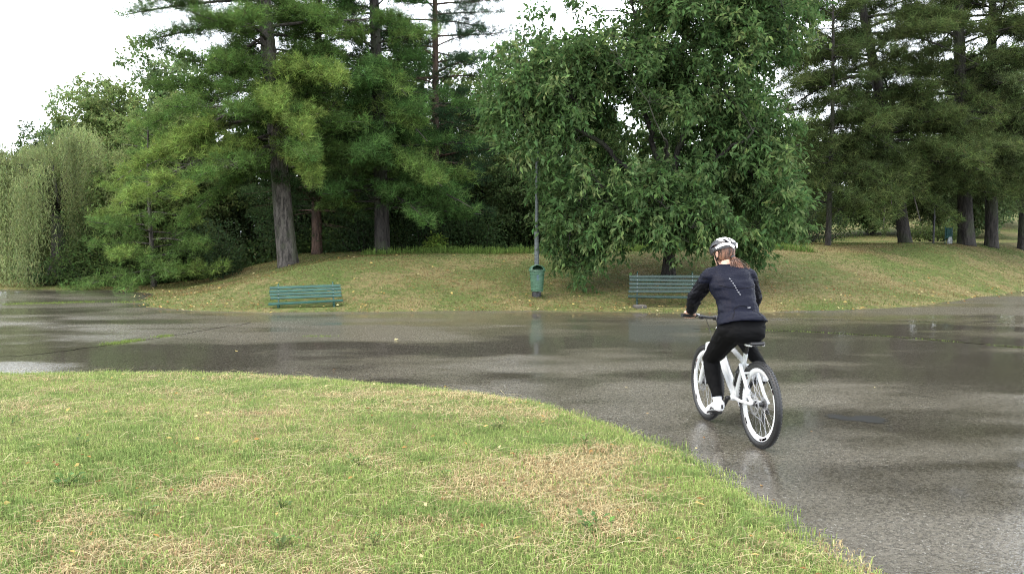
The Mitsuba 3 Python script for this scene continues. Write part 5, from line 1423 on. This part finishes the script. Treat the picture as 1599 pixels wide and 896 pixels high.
a_ = norm(np.cross(n_, [0.0, 0.1, 1.0]))
b_ = np.cross(n_, a_)
q = np.array([p + n_ * 0.004 + a_ * x1 * 0.014 + b_ * x2 * 0.005 for x1, x2 in ((-1, -0.6), (1, -1), (1, 0.6), (-1, 1))])
mb = MB(); mb.add(np.vstack([q, q - n_ * 0.006]), [[0, 1, 2], [0, 2, 3], [0, 4, 5], [0, 5, 1], [1, 5, 6], [1, 6, 2], [2, 6, 7], [2, 7, 3], [3, 7, 4], [3, 4, 0]])
bp(PS, 'waist_mark', mb.mesh(), 'reflective', False)
# seams of the jacket: a curved yoke over the pocket and a centre line, as thin piping
pip = MB()
for pts in ([(0.13, 1.0), (0.07, 1.075), (0.0, 1.09), (-0.07, 1.06), (-0.13, 0.995)], [(0.15, 1.245), (0.05, 1.225), (-0.06, 1.225), (-0.15, 1.24)]):
    c_ = bez(pts, 8)
    w_ = np.array([on_back(O + v_, z_)[0] for v_, z_ in c_])
    pip.tube(w_ + np.array([-0.001, 0, 0]), 0.0028, 6)
bp(PS, 'piping', pip.mesh(), 'sleeve_cloth', True)

# helmet
sc_ = lambda m, a, b, c: m.scale([a, b, c])
HM = np.eye(4); HM[:3, :3] = RH * 0.92; HM[:3, 3] = hd(-0.004, 0, 0.040)
def hplace(m):
    return m.transform([[float(x) for x in HM[i]] for i in range(3)])
outer = sc_(m3.Manifold.sphere(1.0, 56), 0.140, 0.108, 0.104)
inner = sc_(m3.Manifold.sphere(1.0, 40), 0.106, 0.088, 0.080)
tail = hull([((-0.085, 0.045, 0.02), 0.035), ((-0.085, -0.045, 0.02), 0.035), ((-0.115, 0, 0.0), 0.03), ((-0.02, 0, 0.05), 0.04)], 20)
shell = (outer + tail) - inner.translate([0, 0, -0.012])
shell = shell.trim_by_plane([0.16, 0, 1.0], -0.018)
vents = []
for y_ in (-0.062, -0.022, 0.022, 0.062):
    vents.append(m3.Manifold.sphere(1.0, 20).scale([0.055, 0.011, 0.05]).translate([0.045, y_ * 0.9, 0.085]))
    vents.append(m3.Manifold.sphere(1.0, 20).scale([0.05, 0.012, 0.05]).rotate([0, -30, 0]).translate([-0.085, y_ * 0.85, 0.06]))
for s in (-1, 1):
    vents.append(m3.Manifold.sphere(1.0, 20).scale([0.042, 0.05, 0.011]).rotate([0, 12, 0]).translate([0.02, s * 0.10, 0.03]))
    vents.append(m3.Manifold.sphere(1.0, 20).scale([0.034, 0.05, 0.010]).rotate([0, -14, 0]).translate([-0.075, s * 0.085, 0.02]))
vent = union(vents)
solid('helmet_black', (0.016, 0.016, 0.018), 0.3, clearcoat=0.4)
solid('helmet_white', (0.75, 0.75, 0.75), 0.25, clearcoat=0.6)
hl = bp(PS, 'helmet', man(hplace((shell - vent).refine_to_length(0.02))), 'helmet_black', 40)
cap = sc_(m3.Manifold.sphere(1.0, 56), 0.1435, 0.1115, 0.1075) - sc_(m3.Manifold.sphere(1.0, 56), 0.1385, 0.1065, 0.1025)
band = cap.trim_by_plane([-0.30, 0, 1.0], 0.080)
bp(hl, 'white_top', man(hplace((band - vent).refine_to_length(0.02))), 'helmet_white', 40)
for s in (-1, 1):
    sw = (outer + tail).scale([1.03, 1.035, 1.03]) - (outer + tail).scale([0.99, 0.99, 0.99])
    reg = hull([((-0.02, s * 0.11, 0.012), 0.010), ((-0.07, s * 0.10, 0.036), 0.012), ((-0.125, s * 0.05, 0.030), 0.012)], 14) + hull([((-0.125, s * 0.05, 0.030), 0.012), ((-0.14, s * 0.02, 0.0), 0.012)], 14)
    bp(hl, 'white_swoosh', man(hplace(sw ^ reg)), 'helmet_white', 40)
st_ = MB()
for s in (-1, 1):
    st_.tube(np.array([hd(0.03, s * 0.079, 0.03), hd(0.025, s * 0.073, -0.03), hd(0.040, s * 0.03, -0.092), hd(0.045, 0, -0.100)]), 0.005, 6)
    st_.tube(np.array([hd(-0.05, s * 0.074, 0.03), hd(-0.005, s * 0.080, -0.03), hd(0.025, s * 0.073, -0.045)]), 0.005, 6)
bp(hl, 'strap', st_.mesh(), 'black_part', True)

# hair: a close layer on the back of the head and a loose, wind-blown ponytail
def hair_fn(p, n, uv):
    return mix((0.035, 0.017, 0.010), (0.20, 0.095, 0.06), smoothstep(0.3, 0.75, fbm(p.x * 60, p.y * 160, p.z * 12, 3)))
scene['hair_mat'] = {'type': 'principled', 'base_color': mikit.proc(hair_fn), 'roughness': 0.4, 'specular': 0.5}
hc_ = hull([(hd(-0.022, 0, 0.03), 0.083), (hd(-0.020, 0.012, -0.02), 0.068), (hd(-0.020, -0.012, -0.02), 0.068), (hd(-0.035, 0, -0.055), 0.045)], 24) - hull([(hd(0.075, 0.02, 0.05), 0.065), (hd(0.075, -0.02, 0.05), 0.065), (hd(0.075, 0, -0.09), 0.075)], 20)
hr = bp(PS, 'hair', soften(hc_, 0.008, 3, 0.004, (60, 60, 14)), 'hair_mat', True)
mb = MB()
rg = np.random.default_rng(8)
root = hd(-0.094, 0.0, -0.042)
for i in range(110):
    a, r_ = rg.uniform(0, 6.28), 0.017 * math.sqrt(rg.uniform())
    o1 = np.array([0, math.cos(a) * r_, math.sin(a) * r_])
    lob = rg.uniform() < 0.55
    fan = rg.normal() * 0.020
    L = rg.uniform(0.75, 1.05)
    tip = root + np.array([-0.085, (0.012 if lob else -0.045) + fan, -0.20 * L if lob else -0.155 * L])
    p = [hd(-0.06, 0, 0.0) + o1 * 1.6, root + o1, root + (tip - root) * 0.35 + [-0.030, 0, 0.0] + o1 * 1.3 + [0, fan * 0.5, 0], root + (tip - root) * 0.72 + [-0.012, fan * 0.4 + (-0.012 if not lob else 0.010), 0] + o1 * 1.3, tip]
    mb.tube(bez(p, 5), np.linspace(0.0036, 0.0016, 21), 5, cap=False)
# a few loose wisps over the ear
for i in range(26):
    s0 = hd(0.02 - 0.01 * rg.uniform(), 0.072 * (1 if i < 20 else -1), -0.005 + 0.02 * rg.normal())
    mb.tube(bez([s0, (s0 + root) / 2 + RH @ np.array([0, 0.016, -0.03 - 0.02 * rg.uniform()]), root + rg.normal(size=3) * 0.01 + [0, 0, -0.012]], 5), 0.0022, 4, cap=False)
bp(hr, 'ponytail', mb.mesh(), 'hair_mat', True)
mb = MB(); mb.tube(np.array([root + RH @ np.array(q) for q in ([0.012, 0, 0.004], [0.0, 0, 0.0], [-0.012, 0, -0.004])]), [0.019, 0.022, 0.019], 14)
bp(hr, 'hair_tie', mb.mesh(), 'black_part', True)

for k in scene:          # runs of tiny pieces that are joined into one part
    if k.rsplit('__')[-1].rstrip('_0123456789') in ('spokes', 'bolts', 'laces', 'rim_print', 'red_rim_print', 'reflective_print', 'piping', 'strap', 'black_trim', 'emblem', 'ponytail', 'rails', 'stanchions', 'white_edge') :
        labels.setdefault(k, {})['kind'] = 'stuff'
